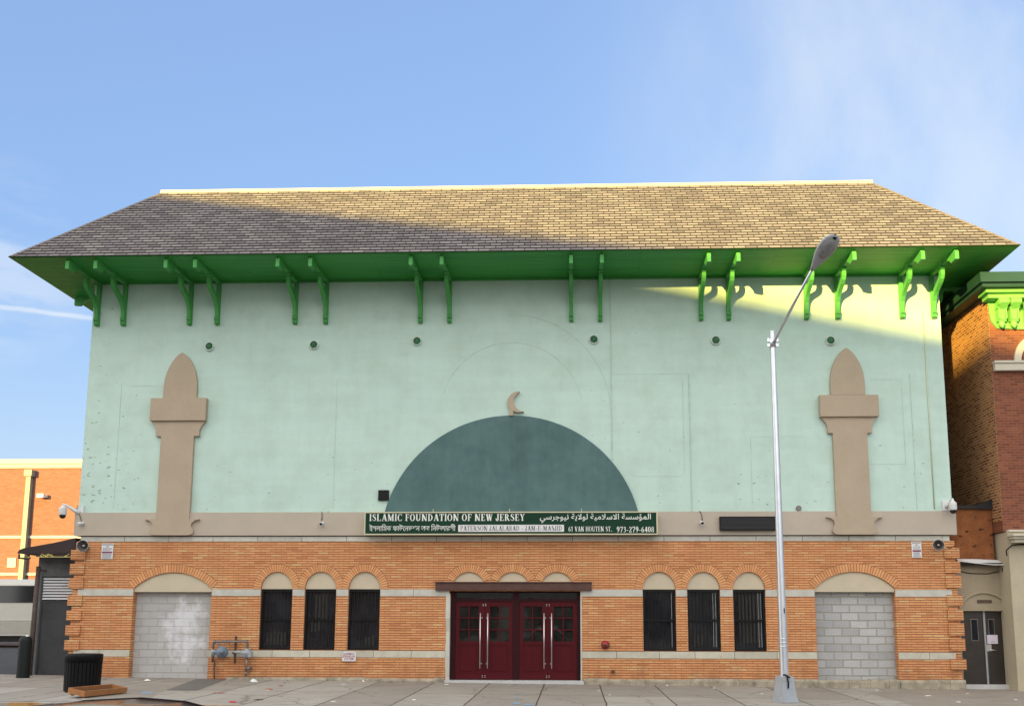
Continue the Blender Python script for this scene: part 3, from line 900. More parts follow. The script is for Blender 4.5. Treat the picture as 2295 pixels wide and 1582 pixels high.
def splat(name, u, v, w, h, mat, lift, n=11, seed=1):
    rnd = random.Random(seed)
    pts = []
    for i in range(n):
        t = 2 * math.pi * i / n
        k = 0.6 + 0.5 * rnd.random()
        pts.append(on_ground(u + w * k * math.cos(t), v - h * k * math.sin(t)))
    return ground_sheet(name, pts, mat, lift)


for i, (u, v, w, h) in enumerate([(1157, 1576, 12, 3.2), (1186, 1578, 15, 3.2), (1160, 1553, 5, 2), (1158, 1563, 3, 4), (330, 1552, 22, 4)]):
    splat('pavement', u, v, w, h, M['bluepaint'], 0.006, seed=i + 3)
for i, (u, v, w, h) in enumerate([(602, 1544, 12, 2), (630, 1536, 7, 1.4), (492, 1552, 18, 1.2)]):
    splat('pavement', u, v, w, h, M['redpaint'], 0.006, seed=i + 13)

# ================================================================== MAIN BUILDING
HALL = thing('mosque_building', 'wide mint-green hall with brown shingle hip roof, green eaves and orange brick ground floor', 'building', (0, 0, 0))
W = 12.0
ZB, ZBB = 4.565, 3.925          # belt top and bottom
ZS = 3.765                      # underside of the upper stone band
ZE = 11.25
BACK = 16.0
# upper wall: front slab and sides
MB().box(-W, W, 0, BACK, ZBB + 0.05, ZE - 0.024).build('upper_wall', M['mint'], HALL)
MB().box(-W - 0.06, W + 0.06, -0.07, BACK, ZBB, ZB).build('belt_course', M['belt'], HALL)
# stone course under the belt
mb = MB(); k = 0; x = -W + 0.12
while x < W - 0.15:
    b_ = min(x + 1.24, W - 0.12)
    mb.box(x + 0.007, b_ - 0.007, -0.014, 0.3, ZS + 0.002, ZBB - 0.025); x = b_
mb.build('stone_course', M['stone'], HALL)
MB().box(-W + 0.12, W - 0.12, 0.012, 0.3, ZS, ZBB - 0.002).build('joint_backing', M['dark'], HALL)


def X(u, v=1400): return at(u, v)[0]
def Z(v, u=1150): return at(u, v)[1]


Z_SP = Z(1320)                  # springing / window head
Z_SILL = Z(1457)
Z_H0, Z_H1 = Z(1336), Z(1320)   # head band
Z_S0, Z_S1 = Z(1474), Z(1458)   # sill band
win_cols = [(582, 653), (681, 751.5), (779.5, 850.5), (1441.5, 1515.5), (1541.5, 1615), (1644.5, 1717)]
WIN = [(at(a, 1390)[0], at(b, 1390)[0]) for a, b in win_cols]
LB = (at(295, 1400)[0], at(470.5, 1400)[0])
RB = (at(1829, 1400)[0], at(2009.5, 1400)[0])
DOOR = (at(1006, 1430)[0], at(1304, 1430)[0])
Z_LB = Z(1325, 388)             # bottom of the two segmental panels
Z_DH = Z(1324)                  # door head under the beam
Z_BEAM0, Z_BEAM1 = Z(1322.5), Z(1303)


def arc(cx, cz, rx, rz, a0, a1, n):
    return [(cx + rx * math.cos(R(a0 + (a1 - a0) * i / n)), cz + rz * math.sin(R(a0 + (a1 - a0) * i / n))) for i in range(n + 1)]


loops = [[(-W, -0.6), (W, -0.6), (W, ZS), (-W, ZS)]]
ARCH = []                       # (centre x, centre z, radius)
for (a, b_) in WIN:
    c, r = (a + b_) / 2, (b_ - a) / 2
    top = Z(1281)
    loops.append([(b_, Z_SILL), (a, Z_SILL)][::-1] + arc(c, Z_SP, r, top - Z_SP, 0, 180, 24))
    ARCH.append((c, Z_SP, r, top - Z_SP))


def segm(a, b_, zs, zt):
    """circle through both springers and the crown"""
    h = zt - zs; w = (b_ - a) / 2
    r = (w * w + h * h) / (2 * h)
    return (a + b_) / 2, zt - r, r, math.degrees(math.asin(w / r))


SEG = []
for (a, b_), vt, us in ((LB, 1282.5, 388), (RB, 1281, 1917)):
    c, cz, r, half = segm(a, b_, Z(1318, us), Z(vt, us))
    SEG.append((c, cz, r, half))
    loops.append([(a, -0.5), (b_, -0.5)] + arc(c, cz, r, r, 90 - half, 90 + half, 20))
loops.append([(DOOR[0], -0.5), (DOOR[1], -0.5), (DOOR[1], Z_DH), (DOOR[0], Z_DH)])
DARCH = []
for u in (1051, 1149.5, 1248.5):
    c = at(u, 1300)[0]; r = at(u + 37.5, 1300)[0] - c; zt = Z(1281.5); zc = Z(1320)
    h = Z_BEAM1
    a_in = math.degrees(math.asin((h - zc) / (zt - zc)))
    loops.append(arc(c, zc, r, zt - zc, a_in, 180 - a_in, 18))
    DARCH.append((c, zc, r, zt - zc, a_in))
plate('brick_wall', loops, 0.0, 0.36, M['brick'], HALL)
MB().box(-W + 0.01, W - 0.01, 0.37, BACK - 0.02, -0.5, ZS).build('wall_core', M['tanshade'], HALL)

# stone bands cut by the openings
def band(name, spans, z0, z1, mat, proud=0.008, first=1.25):
    for (a, b_) in spans:
        mb = MB()
        n = max(1, round((b_ - a) / first))
        cuts = [a + (b_ - a) * (i + (0.12 * random.uniform(-1, 1) if 0 < i < n else 0)) / n for i in range(n + 1)]
        for p, q in zip(cuts, cuts[1:]):
            mb.box(p + 0.006, q - 0.006, -proud, 0.2, z0 + 0.005, z1 - 0.005)
        bd = mb.build(name, mat, HALL)
        MB().box(a + 0.002, b_ - 0.002, -proud + 0.006, 0.19, z0, z1).build('mortar_bed', M['mortar'], bd)


ed = -W + 0.14
e2 = W - 0.14
sp = [(ed, LB[0]), (LB[1], WIN[0][0]), (WIN[0][1], WIN[1][0]), (WIN[1][1], WIN[2][0]), (WIN[2][1], DOOR[0]), (DOOR[1], WIN[3][0]), (WIN[3][1], WIN[4][0]), (WIN[4][1], WIN[5][0]), (WIN[5][1], RB[0]), (RB[1], e2)]
band('head_band', sp, Z_H0, Z_H1, M['stone'])
sp = [(ed, LB[0]), (LB[1], DOOR[0] - 0.09), (DOOR[1], RB[0]), (RB[1], e2)]
band('sill_band', sp, Z_S0, Z_S1, M['sillstone'], proud=0.014, first=0.98)

# brick arches, one block at a time
def arch_ring(name, c, cz, rx, rz, t, a0, a1, n, lim0=None, lim1=None, zmin=None):
    mb = MB()
    for i in range(n):
        p0 = a0 + (a1 - a0) * (i + 0.09) / n; p1 = a0 + (a1 - a0) * (i + 0.91) / n
        q = []
        for ang, k in ((p0, 0), (p1, 0), (p1, 1), (p0, 1)):
            ca, sa = math.cos(R(ang)), math.sin(R(ang))
            rr = t * k
            if k:
                if lim1 is not None and ca > 0: rr = min(rr, max(0.02, (lim1 - c) / ca - rx))
                if lim0 is not None and ca < 0: rr = min(rr, max(0.02, (c - lim0) / -ca - rx))
            q.append((c + (rx + rr) * ca, cz + (rz + rr) * sa))
        mb.prism(q, -0.010 - 0.004 * random.random(), 0.05, lambda p, z, y: (p, y, z))
    ar_ = mb.build(name, M['arch'], HALL)
    def clip(a):
        ca, sa = math.cos(R(a)), math.sin(R(a)); rr = t + 0.008
        if lim1 is not None and ca > 0: rr = min(rr, max(0.03, (lim1 - c) / ca - rx))
        if lim0 is not None and ca < 0: rr = min(rr, max(0.03, (c - lim0) / -ca - rx))
        return (c + (rx + rr) * ca, cz + (rz + rr) * sa)
    outer = [clip(a0 + (a1 - a0) * i / 40) for i in range(41)]
    inner = [(c + (rx - .001) * math.cos(R(a0 + (a1 - a0) * i / 40)), cz + (rz - .001) * math.sin(R(a0 + (a1 - a0) * i / 40))) for i in range(40, -1, -1)]
    plate('mortar_bed', [outer + inner], -0.004, 0.04, M['mortar'], ar_)
    return ar_


T_R = 0.205
for i, (c, cz, r, h) in enumerate(ARCH):
    l0 = None if i in (0, 3) else (ARCH[i - 1][0] + c) / 2 + 0.003
    l1 = None if i in (2, 5) else (ARCH[i + 1][0] + c) / 2 - 0.003
    arch_ring('brick_arch', c, cz, r + 0.004, h + 0.004, T_R, 0, 180, 27, l0, l1)
for c, cz, r, half in SEG:
    arch_ring('brick_arch', c, cz, r + 0.004, r + 0.004, 0.215, 90 - half, 90 + half, 34)
for i, (c, cz, r, h, a_in) in enumerate(DARCH):
    l0 = None if i == 0 else (DARCH[i - 1][0] + c) / 2 + 0.003
    l1 = None if i == 2 else (DARCH[i + 1][0] + c) / 2 - 0.003
    arch_ring('brick_arch', c, cz, r + 0.004, h + 0.004, 0.215, a_in + 1, 179 - a_in, 21, l0, l1)
# plastered panels inside the arches
for (c, cz, r, h) in ARCH:
    plate('arch_infill', [arc(c, cz + 0.003, r - 0.004, h - 0.006, 0, 180, 24)], 0.05, 0.2, M['tympanum'], HALL)
for (c, cz, r, half), us in zip(SEG, (388, 1917)):
    zb = Z(1326, us)
    hw = r * math.sin(R(half)) - 0.004
    plate('arch_infill', [[(c - hw, zb), (c + hw, zb)] + arc(c, cz, r - 0.004, r - 0.004, 90 - half, 90 + half, 20)], 0.035, 0.2, M['tympanum'], HALL)
for c, cz, r, h, a_in in DARCH:
    plate('arch_infill', [arc(c, cz, r - 0.004, h - 0.004, a_in, 180 - a_in, 18)], 0.04, 0.2, M['tympanum'], HALL)
# walled-up side openings
for (a, b_), us, m in ((LB, 388, M['blockwash']), (RB, 1917, M['block'])):
    MB().box(a + 0.002, b_ - 0.002, 0.21, 0.34, -0.5, Z(1327, us)).build('block_infill', m, HALL)
# door beam
mb = MB()
ba, bb = at(976.5, 1312)[0], at(1326.5, 1312)[0]
mb.box(ba, bb, -0.10, 0.0, Z_BEAM1 - 0.035, Z_BEAM1 - 0.004)
mb.box(ba + 0.005, bb - 0.005, -0.075, 0.0, Z_BEAM0 + 0.012, Z_BEAM1 - 0.034)
mb.box(ba, bb, -0.10, 0.03, Z_BEAM0, Z_BEAM0 + 0.013)
lint = mb.build('door_beam', M['rust'], HALL)
# grey patched jamb left of the doors
mb = MB()
for k in range(7):
    z0 = 0.0 + k * 0.335
    mb.box(DOOR[0] - 0.09 + random.uniform(-0.012, 0.012), DOOR[0] + 0.02, -0.012, 0.25, z0, min(z0 + 0.333, Z_BEAM0 - 0.004))
mb.build('door_jamb', M['stone'], HALL)
MB().box(DOOR[1] - 0.035, DOOR[1] + 0.004, -0.006, 0.25, 0.0, Z_BEAM0 - 0.002).build('door_jamb', M['stone'], HALL)
# threshold
zt_ = Z(1524)
MB().box(DOOR[0] - 0.10, DOOR[1] + 0.05, -0.10, 0.4, zt_ - 0.35, zt_).build('threshold', M['concretepale'], HALL)

# quoins
for side, us in ((-1, None), (1, None)):
    mb = MB()
    rows = [(1232, 1254), (1263, 1286), (1295, 1318), (1333, 1356), (1367, 1389), (1400, 1423), (1434, 1456)] if side < 0 else [(1228, 1250), (1258, 1283), (1290, 1316), (1333, 1357), (1365, 1390), (1396, 1424), (1430, 1457), (1476, 1500)]
    for v0, v1 in rows:
        uu = 170 if side < 0 else 2140
        z1, z0 = at(uu, v0)[1], at(uu, v1)[1]
        xa = side * (W + 0.10); xb = side * (W - 0.30)
        mb.box(xa, xb, -0.055, 0.6, z0, z1)
    mb.build('quoin', M['brick'], HALL)
# plinth
rnd = random.Random(5)
def plinth(a, b_):
    mb = MB()
    x = a
    while x < b_:
        q = min(x + rnd.uniform(0.5, 1.3), b_)
        tz = 0.105 + rnd.uniform(-0.018, 0.014)
        dy = rnd.uniform(0.02, 0.06)
        mb.prism([(-dy - 0.03, -0.6), (-dy - 0.02, tz * 0.4), (-dy, tz - 0.02), (-0.004, tz), (0.3, tz), (0.3, -0.6)], x + 0.004, q - 0.004, lambda y, z, t: (t, y, z))
        x = q
    mb.build('plinth', M['rubble'], HALL)
plinth(-7.6, DOOR[0] - 0.11); plinth(DOOR[1] + 0.06, RB[0]); plinth(RB[0], RB[1]); plinth(RB[1], W + 0.07)

# windows
for i, (a, b_) in enumerate(WIN):
    zt = Z_SP - 0.004; zb = Z_SILL + 0.004
    y0 = 0.07
    fr = MB()
    fr.box(a + .002, a + 0.052, y0, 0.22, zb, zt); fr.box(b_ - 0.052, b_ - .002, y0, 0.22, zb, zt)
    fr.box(a + .052, b_ - .052, y0, 0.22, zt - 0.06, zt); fr.box(a + .052, b_ - .052, y0, 0.22, zb, zb + 0.055)
    zm = zb + (zt - zb) * 0.495
    fr.box(a + .052, b_ - .052, y0 + 0.03, 0.22, zm - 0.028, zm + 0.028)
    wf = fr.build('window', M['black'], HALL)
    MB().box(a + .05, b_ - .05, 0.165, 0.185, zm + .026, zt - .058).build('window_pane', M['glass'], wf)
    MB().box(a + .05, b_ - .05, 0.145, 0.160, zb + .053, zm - .026).build('window_pane', M['glass'], wf)
    br = MB()
    for k in range(1, 8):
        x = a + 0.05 + (b_ - a - 0.1) * k / 8
        br.box(x - 0.005, x + 0.005, y0 + 0.012, y0 + 0.026, zb + 0.05, zt - 0.055)
    br.build('window_bars', M['black'], wf)
    # pale curtain folds that show between the bars
    for (wi, k0, k1, f0, f1) in ((1, 2, 6, .50, .95), (1, 1, 4, .28, .49), (5, 1, 7, .12, .95), (2, 4, 7, .06, .24), (4, 1, 4, .06, .30), (0, 1, 7, .06, .30)):
        if wi != i: continue
        cu_ = MB()
        for k in range(k0, k1):
            x = a + 0.05 + (b_ - a - 0.1) * (k + .5) / 8
            h_ = (zt - zb)
            cu_.box(x - .030, x + .026, 0.139, 0.1435, zb + h_ * f0 + random.uniform(0, .05), zb + h_ * f1 - random.uniform(0, .06))
        cu_.build('curtain', M['curtain'], wf)
    # the strips of a blind seen through the glass edge
    bl = MB()
    n_ = 3 if i in (1, 4, 5) else 1
    for k in range(n_):
        x = b_ - 0.11 - 0.035 * k
        bl.box(x, x + 0.013, 0.135, 0.141, zb + 0.1, zt - 0.08)
    if i > 2: bl.build('blind_edge', M['greypaint'], wf)

# entrance doors
YD = 0.16
ent = MB()
xl, xr = DOOR[0] + 0.02, DOOR[1] - 0.035
xm = at(1155.5, 1430)[0]
ztop = Z_BEAM0 - 0.006
zhd = Z(1347)
ent.box(xl, xl + 0.14, YD - 0.02, YD + 0.12, zt_, ztop)
ent.box(xr - 0.10, xr, YD - 0.02, YD + 0.12, zt_, ztop)
ent.box(xm - 0.085, xm + 0.085, YD - 0.02, YD + 0.12, zt_, ztop)
for p, q in ((xl + 0.14, xm - 0.085), (xm + 0.085, xr - 0.10)):
    ent.box(p, q, YD - 0.02, YD + 0.12, zhd, zhd + 0.07)
    ent.box(p, q, YD - 0.02, YD + 0.12, ztop - 0.05, ztop)
FR = ent.build('door_frame', M['redframe'], HALL)
for p, q in ((xl + 0.14, xm - 0.085), (xm + 0.085, xr - 0.10)):
    MB().box(p, q, YD + 0.05, YD + 0.06, zhd + 0.07, ztop - 0.05).build('transom_pane', M['doorglass'], FR)
hz = (Z(1498), Z(1373))
gz0, gz1 = Z(1437), Z(1358)
for p, q in ((xl + 0.14, xm - 0.085), (xm + 0.085, xr - 0.10)):
    mid = (p + q) / 2
    for s_, (a, b_) in ((1, (p + 0.004, mid - 0.004)), (-1, (mid + 0.004, q - 0.004))):
        z0, z1 = zt_ + 0.015, zhd - 0.004
        st = 0.10; hs = 0.155                         # hinge stile and meeting stile
        ga, gb = (a + st, b_ - hs) if s_ > 0 else (a + hs, b_ - st)
        d = MB()
        d.box(a, ga, YD, YD + 0.05, z0, z1); d.box(gb, b_, YD, YD + 0.05, z0, z1)
        d.box(ga, gb, YD, YD + 0.05, gz1, z1); d.box(ga, gb, YD, YD + 0.05, z0, z0 + 0.17)
        zl1 = gz0 - 0.09
        d.box(ga, gb, YD, YD + 0.05, zl1, gz0)
        d.box(ga, gb, YD + 0.018, YD + 0.05, z0 + 0.17, zl1)
        d.box(ga + 0.06, gb - 0.06, YD + 0.008, YD + 0.03, z0 + 0.22, zl1 - 0.05)
        gm = (ga + gb) / 2
        d.box(gm - 0.017, gm + 0.017, YD + 0.004, YD + 0.045, gz0, gz1)
        for k in (1, 2):
            zz = gz0 + (gz1 - gz0) * k / 3
            d.box(ga, gb, YD + 0.006, YD + 0.043, zz - 0.017, zz + 0.017)
        leaf = d.build('door', M['red'], HALL)
        MB().box(ga, gb, YD + 0.028, YD + 0.034, gz0, gz1).build('door_glass', M['doorglass'], leaf)
        hx = b_ - 0.098 if s_ > 0 else a + 0.098
        h = MB()
        h.tube((hx, YD - 0.075, hz[0]), (hx, YD - 0.075, hz[1]), 0.017, seg=12)
        for zz in (hz[0] + 0.13, hz[1] - 0.13):
            tx = hx + 0.03 * s_
            h.tube((hx, YD - 0.075, zz), (tx, YD + 0.002, zz), 0.011, seg=10)
            h.tube((tx, YD - 0.008, zz), (tx, YD + 0.002, zz), 0.019, seg=12)
        h.build('door_handle', M['steel'], leaf)
        mk = MB()
        ex = b_ - 0.03 if s_ > 0 else a + 0.03
        for zz in (z1 - 0.07, z1 - 0.11, z0 + 0.06, z0 + 0.10):
            mk.box(ex - 0.012, ex + 0.012, YD - 0.006, YD + 0.002, zz - 0.009, zz + 0.009)
        mk.build('bolt_plate', M['steel'], leaf)

# minaret reliefs
for k, (prof, us) in enumerate((
    (dict(tip=(407.5, 790), sp=((368, 443), 893), cap=((339, 463), 893, 943), nk=((352, 449), 977), sh=((361, 434), 978), bt=((349.5, 424.5), 1163), ft=((326, 449), 1163, 1199)), 400),
    (dict(tip=(1892, 779), sp=((1859.5, 1937), 884), cap=((1836, 1967), 886, 934), nk=((1853, 1952), 970), sh=((1866, 1944), 972), bt=((1875.5, 1952), 1158), ft=((1853, 1979), 1158, 1195)), 1905))):
    P = lambda u, v: at(u, v, -0.10)
    cx = lambda e, v: (at(e[0], v, -0.1)[0] + at(e[1], v, -0.1)[0]) / 2
    c0 = (cx(prof['sh'][0], prof['sh'][1]) + cx(prof['bt'][0], prof['bt'][1])) / 2
    hw = lambda e, v: (at(e[1], v, -0.1)[0] - at(e[0], v, -0.1)[0]) / 2
    zf = lambda v: at(us, v, -0.1)[1]
    zt, zs0 = zf(prof['tip'][1]), zf(prof['sp'][1])
    w = hw(prof['sp'][0], prof['sp'][1])
    pts = [(c0 + w, zs0)]
    cv = [(1.0, 0.0), (1.0, 0.16), (0.985, 0.30), (0.94, 0.44), (0.86, 0.56), (0.74, 0.68), (0.58, 0.79), (0.38, 0.89), (0.18, 0.96), (0.0, 1.0)]
    spire = [(c0 + w * a, zs0 + (zt - zs0) * b_) for a, b_ in cv] + [(c0 - w * a, zs0 + (zt - zs0) * b_) for a, b_ in cv[-2::-1]]
    lab = 'minaret_relief'
    wc = hw(prof['cap'][0], 910); zc0, zc1 = zf(prof['cap'][2]), zf(prof['cap'][1])
    wsx = (hw(prof['sh'][0], prof['sh'][1]) + hw(prof['bt'][0], prof['bt'][1])) / 2
    wn_ = hw(prof['nk'][0], prof['nk'][1]); zn = zf(prof['nk'][1]); wnt = wn_ + (wc - wn_) * 0.80
    zb1, zb0 = zf(prof['ft'][1]), ZBB + 0.004
    neck = [(c0 + wsx, zn)] + [(c0 + wn_, zn), (c0 + wn_, zn + (zc0 - zn) * .35), (c0 + wn_ + (wnt - wn_) * .25, zn + (zc0 - zn) * .62), (c0 + wnt * .98, zn + (zc0 - zn) * .90), (c0 + wnt, zc0)]
    right = [(c0 + wsx, zb1)] + neck
    shaft = right + [(2 * c0 - p, q) for p, q in right[::-1]]
    body = plate(lab, [shaft], -0.11, 0.0, M['taupe'], HALL)
    plate('spire', [spire], -0.10, 0.0, M['taupe'], body)
    MB().box(c0 - wc, c0 + wc, -0.18, 0.0, zc0, zc1).build('balcony_block', M['taupe'], body)
    wf = hw(prof['ft'][0], 1170)
    g = zb1 - zb0
    rt = [(c0 + wf * .60, zb0), (c0 + wf * .70, zb0 + g * .03), (c0 + wf * .79, zb0 + g * .14), (c0 + wf * .79, zb0 + g * .32), (c0 + wf * .70, zb0 + g * .55), (c0 + wf * .72, zb0 + g * .76), (c0 + wf * .84, zb0 + g * .92), (c0 + wf, zb0 + g * .97), (c0 + wf, zb1)]
    foot = rt + [(2 * c0 - p, q) for p, q in rt[::-1]]
    plate('scrolled_foot', [foot], -0.155, -0.05, M['taupe'], body)

# dome relief and crescent
dl, dr = at(862.5, 1144, -0.04)[0], at(1430, 1144, -0.04)[0]
dc, dw = (dl + dr) / 2, (dr - dl) / 2
dz0, dz1 = Z(1146), at(1147, 931, -0.04)[1]
dr_ = (dw * dw + (dz1 - dz0) ** 2) / (2 * (dz1 - dz0)); dh_ = math.degrees(math.asin(dw / dr_))
dome = plate('dome_relief', [arc(dc, dz1 - dr_, dr_, dr_, 90 - dh_, 90 + dh_, 56)], -0.05, 0.0, M['dome'], HALL)
s_ = 0.01195
q = lambda u, v: at(1080 + u / 14.34, 860 + v / 14.34, -0.09)
outer = [(1215, 250), (1150, 245), (1060, 262), (960, 320), (880, 400), (830, 500), (818, 600), (835, 700), (885, 790), (885, 1020), (1010, 1015), (1010, 870), (1090, 905), (1200, 915), (1345, 890)]
inner = [(1300, 890), (1220, 865), (1150, 820), (1085, 750), (1045, 670), (1020, 580), (1025, 500), (1055, 420), (1110, 345), (1180, 285)]
plate('crescent', [[q(u, v) for u, v in outer + inner]], -0.10, 0.0, M['taupe'], HALL)
# faint seams of older openings
def seam(u0, v0, u1, v1, w=0.022, d=0.012):
    mb = MB(); a, b_ = at(u0, v0), at(u1, v1)
    if abs(u1 - u0) < abs(v1 - v0): x = (a[0] + b_[0]) / 2; mb.box(x - w / 2, x + w / 2, -d, 0.0, min(a[1], b_[1]), max(a[1], b_[1]))
    else: z = (a[1] + b_[1]) / 2; mb.box(min(a[0], b_[0]), max(a[0], b_[0]), -d, 0.0, z - w / 2, z + w / 2)
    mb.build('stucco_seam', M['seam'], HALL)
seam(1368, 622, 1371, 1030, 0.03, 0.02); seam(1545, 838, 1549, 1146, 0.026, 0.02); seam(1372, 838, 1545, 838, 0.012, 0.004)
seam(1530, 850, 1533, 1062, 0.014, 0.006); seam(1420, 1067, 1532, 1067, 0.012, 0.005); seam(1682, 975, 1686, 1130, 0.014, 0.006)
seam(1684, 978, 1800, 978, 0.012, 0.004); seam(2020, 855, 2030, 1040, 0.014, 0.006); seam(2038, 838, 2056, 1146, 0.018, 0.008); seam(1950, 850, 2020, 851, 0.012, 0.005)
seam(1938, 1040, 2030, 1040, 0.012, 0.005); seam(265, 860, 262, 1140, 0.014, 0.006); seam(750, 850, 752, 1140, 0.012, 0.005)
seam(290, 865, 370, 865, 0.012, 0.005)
for rpx, a0, a1, w, d in ((222, 8, 96, 0.016, 0.006), (160, 12, 168, 0.014, 0.005)):
    cx_, cv_ = 1147, 928
    mb = MB(); pts = [at(cx_ + rpx * math.cos(R(t)), cv_ - rpx * math.sin(R(t))) for t in range(a0, a1, 4)]
    for p0, p1 in zip(pts, pts[1:]):
        p0, p1 = Vector((p0[0], 0, p0[1])), Vector((p1[0], 0, p1[1]))
        dd = (p1 - p0); c = (p0 + p1) / 2; nn = Vector((-dd.z, 0, dd.x)).normalized()
        mb.obox(c, dd / 2 * 1.02, (0, d, 0), nn * w / 2)
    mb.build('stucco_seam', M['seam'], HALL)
# pale conduit near the right corner
mb = MB(); a = at(2072, 700); b_ = at(2090, 1140); xx = (a[0] + b_[0]) / 2
mb.tube((xx, -0.014, a[1]), (xx, -0.014, b_[1]), 0.017, seg=8)
mb.build('conduit', M['conduit'], HALL)
# black square box beside the dome
a, b_ = at(848, 1098, -0.05), at(871, 1121, -0.05)
MB().box(a[0], b_[0], -0.06, 0.0, b_[1], a[1]).build('vent_box', M['black'], HALL)
a, b_ = at(1783, 1134), at(1796, 1143)
MB().tube(((a[0] + b_[0]) / 2, -0.05, (a[1] + b_[1]) / 2), ((a[0] + b_[0]) / 2, 0.0, (a[1] + b_[1]) / 2), 0.07, seg=14).build('pipe_stub', M['iron'], HALL)

# round vents
for u, v in ((470, 777), (704, 773.5), (935, 765), (1331, 761.5), (1604, 763.5), (1861, 764)):
    x, z = at(u, v)
    mb = MB(); mb.lathe((x, 0, z), (0, -1, 0), [(0, 0.132), (0.06, 0.132), (0.068, 0.12), (0.06, 0.106), (0.022, 0.103)], 28)
    ring_ = mb.build('round_vent', M['ventring'], HALL)
    mb = MB(); mb.lathe((x, 0, z), (0, -1, 0), [(0.001, 0.105), (0.022, 0.105), (0.03, 0.03), (0.055, 0.028), (0.062, 0.0)], 24)
    for j in range(14):
        t = 2 * math.pi * j / 14
        mb.obox((x + 0.063 * math.cos(t), -0.03, z + 0.063 * math.sin(t)), (0.033 * math.cos(t), 0, 0.033 * math.sin(t)), (0, 0.012, 0), (-0.006 * math.sin(t), 0, 0.006 * math.cos(t)))
    mb.build('vent_grille', M['ventgreen'], ring_)

# roof
D, DS, T_, ZR = 2.0562, 1.3722, 2.8025, 14.2926
def roof():
    me_v, me_f, uvs = [], [], []
    ex, ey0, ey1 = W + DS, -D, BACK + D
    def face(p0, p1, q0, q1):
        # p0-p1 eave corners, q0-q1 top corners (left to right seen from outside)
        p0, p1, q0, q1 = map(Vector, (p0, p1, q0, q1))
        nrm_ = (p1 - p0).cross(q0 - p0).normalized()
        along = (p1 - p0).normalized()
        for r_ in range(NROW):
            a, b_ = r_ / NROW, (r_ + 1) / NROW
            l0, l1 = p0.lerp(q0, a), p1.lerp(q1, a)
            u0, u1 = p0.lerp(q0, b_), p1.lerp(q1, b_)
            l0b, l1b = l0 + nrm_ * 0.016, l1 + nrm_ * 0.016
            k = len(me_v)
            me_v.extend([l0, l1, l0b, l1b, u0, u1])
            me_f.append((k, k + 1, k + 3, k + 2)); me_f.append((k + 2, k + 3, k + 5, k + 4))
            U = lambda p: 1.9 * (p - p0).dot(along) + 0.02 * math.sin(r_ * 7.1)
            uvs.append([(U(l0), r_ * ROWH + .02)] * 4)
            uvs.append([(U(l0b), r_ * ROWH + 0.004), (U(l1b), r_ * ROWH + 0.004), (U(u1), (r_ + 1) * ROWH), (U(u0), (r_ + 1) * ROWH)])
    ix, iy0, iy1 = ex - T_, ey0 + T_, ey1 - T_
    face((-ex, ey0, ZE), (ex, ey0, ZE), (-ix, iy0, ZR), (ix, iy0, ZR))
    face((ex, ey0, ZE), (ex, ey1, ZE), (ix, iy0, ZR), (ix, iy1, ZR))
    face((ex, ey1, ZE), (-ex, ey1, ZE), (ix, iy1, ZR), (-ix, iy1, ZR))
    face((-ex, ey1, ZE), (-ex, ey0, ZE), (-ix, iy1, ZR), (-ix, iy0, ZR))
    me = bpy.data.meshes.new('roof')
    me.from_pydata([tuple(v) for v in me_v], [], me_f)
    uvl = me.uv_layers.new(name='UVMap')
    for p, u in zip(me.polygons, uvs):
        for li, q in zip(p.loop_indices, u): uvl.data[li].uv = q
    o = link('roof', me, M['shingle'], HALL)
    MB().box(-ix, ix, iy0 - 0.03, iy0 + 0.14, ZR - 0.01, ZR + 0.085).build('roof_edge_flashing', M['flash'], o)
    MB().box(-ix, ix, iy1 - 0.14, iy1 + 0.03, ZR - 0.01, ZR + 0.085).build('roof_edge_flashing', M['flash'], o)
    MB().box(-ix + 0.01, ix - 0.01, iy0 + 0.15, iy1 - 0.15, ZR - 0.15, ZR - 0.02).build('flat_roof', M['tar'], o)
    # hip caps
    hipm = plain('hip_shingle', (0.2, 0.165, 0.145), 0.95, var=0.25, scale=4, bmp=0.3)
    for sx in (-1, 1):
        mb = MB()
        for i in range(44):
            a, b_ = i / 44, (i + 1.12) / 44
            p = Vector((sx * ex, ey0, ZE)).lerp(Vector((sx * ix, iy0, ZR)), a); q_ = Vector((sx * ex, ey0, ZE)).lerp(Vector((sx * ix, iy0, ZR)), min(b_, 1))
            side1 = Vector((sx * -1.0, 0, 0)) * 0.13; side2 = Vector((0, 1, 0)) * 0.13
            up = Vector((0, 0, 0.028)); up2 = Vector((0, 0, 0.016))
            mb.add([p + up, p + side1 + up, p + side2 + up, q_ + up2, q_ + side1 + up2, q_ + side2 + up2], [(0, 1, 4, 3), (0, 3, 5, 2)])
        mb.build('hip_cap', hipm, o)
    return o


ROOF = roof()
ex, ey0, ey1 = W + DS - 0.03, -D + 0.03, BACK + D - 0.03
mb = MB()
mb.add([(-ex, ey0, ZE - 0.012), (ex, ey0, ZE - 0.012), (ex, ey1, ZE - 0.012), (-ex, ey1, ZE - 0.012)], [(0, 1, 2, 3)])
mb.add([(-ex - .03, ey0 - .03, ZE - 0.002), (ex + .03, ey0 - .03, ZE - 0.002), (ex + .03, ey1 + .03, ZE - 0.002), (-ex - .03, ey1 + .03, ZE - 0.002)], [(0, 1, 2, 3)])
mb.build('soffit', M['soffit'], HALL)
mb = MB(); mb.box(-W - 0.02, W + 0.02, -0.035, 0.0, ZE - 0.075, ZE - 0.013)
mb.build('eave_moulding', M['green'], HALL)

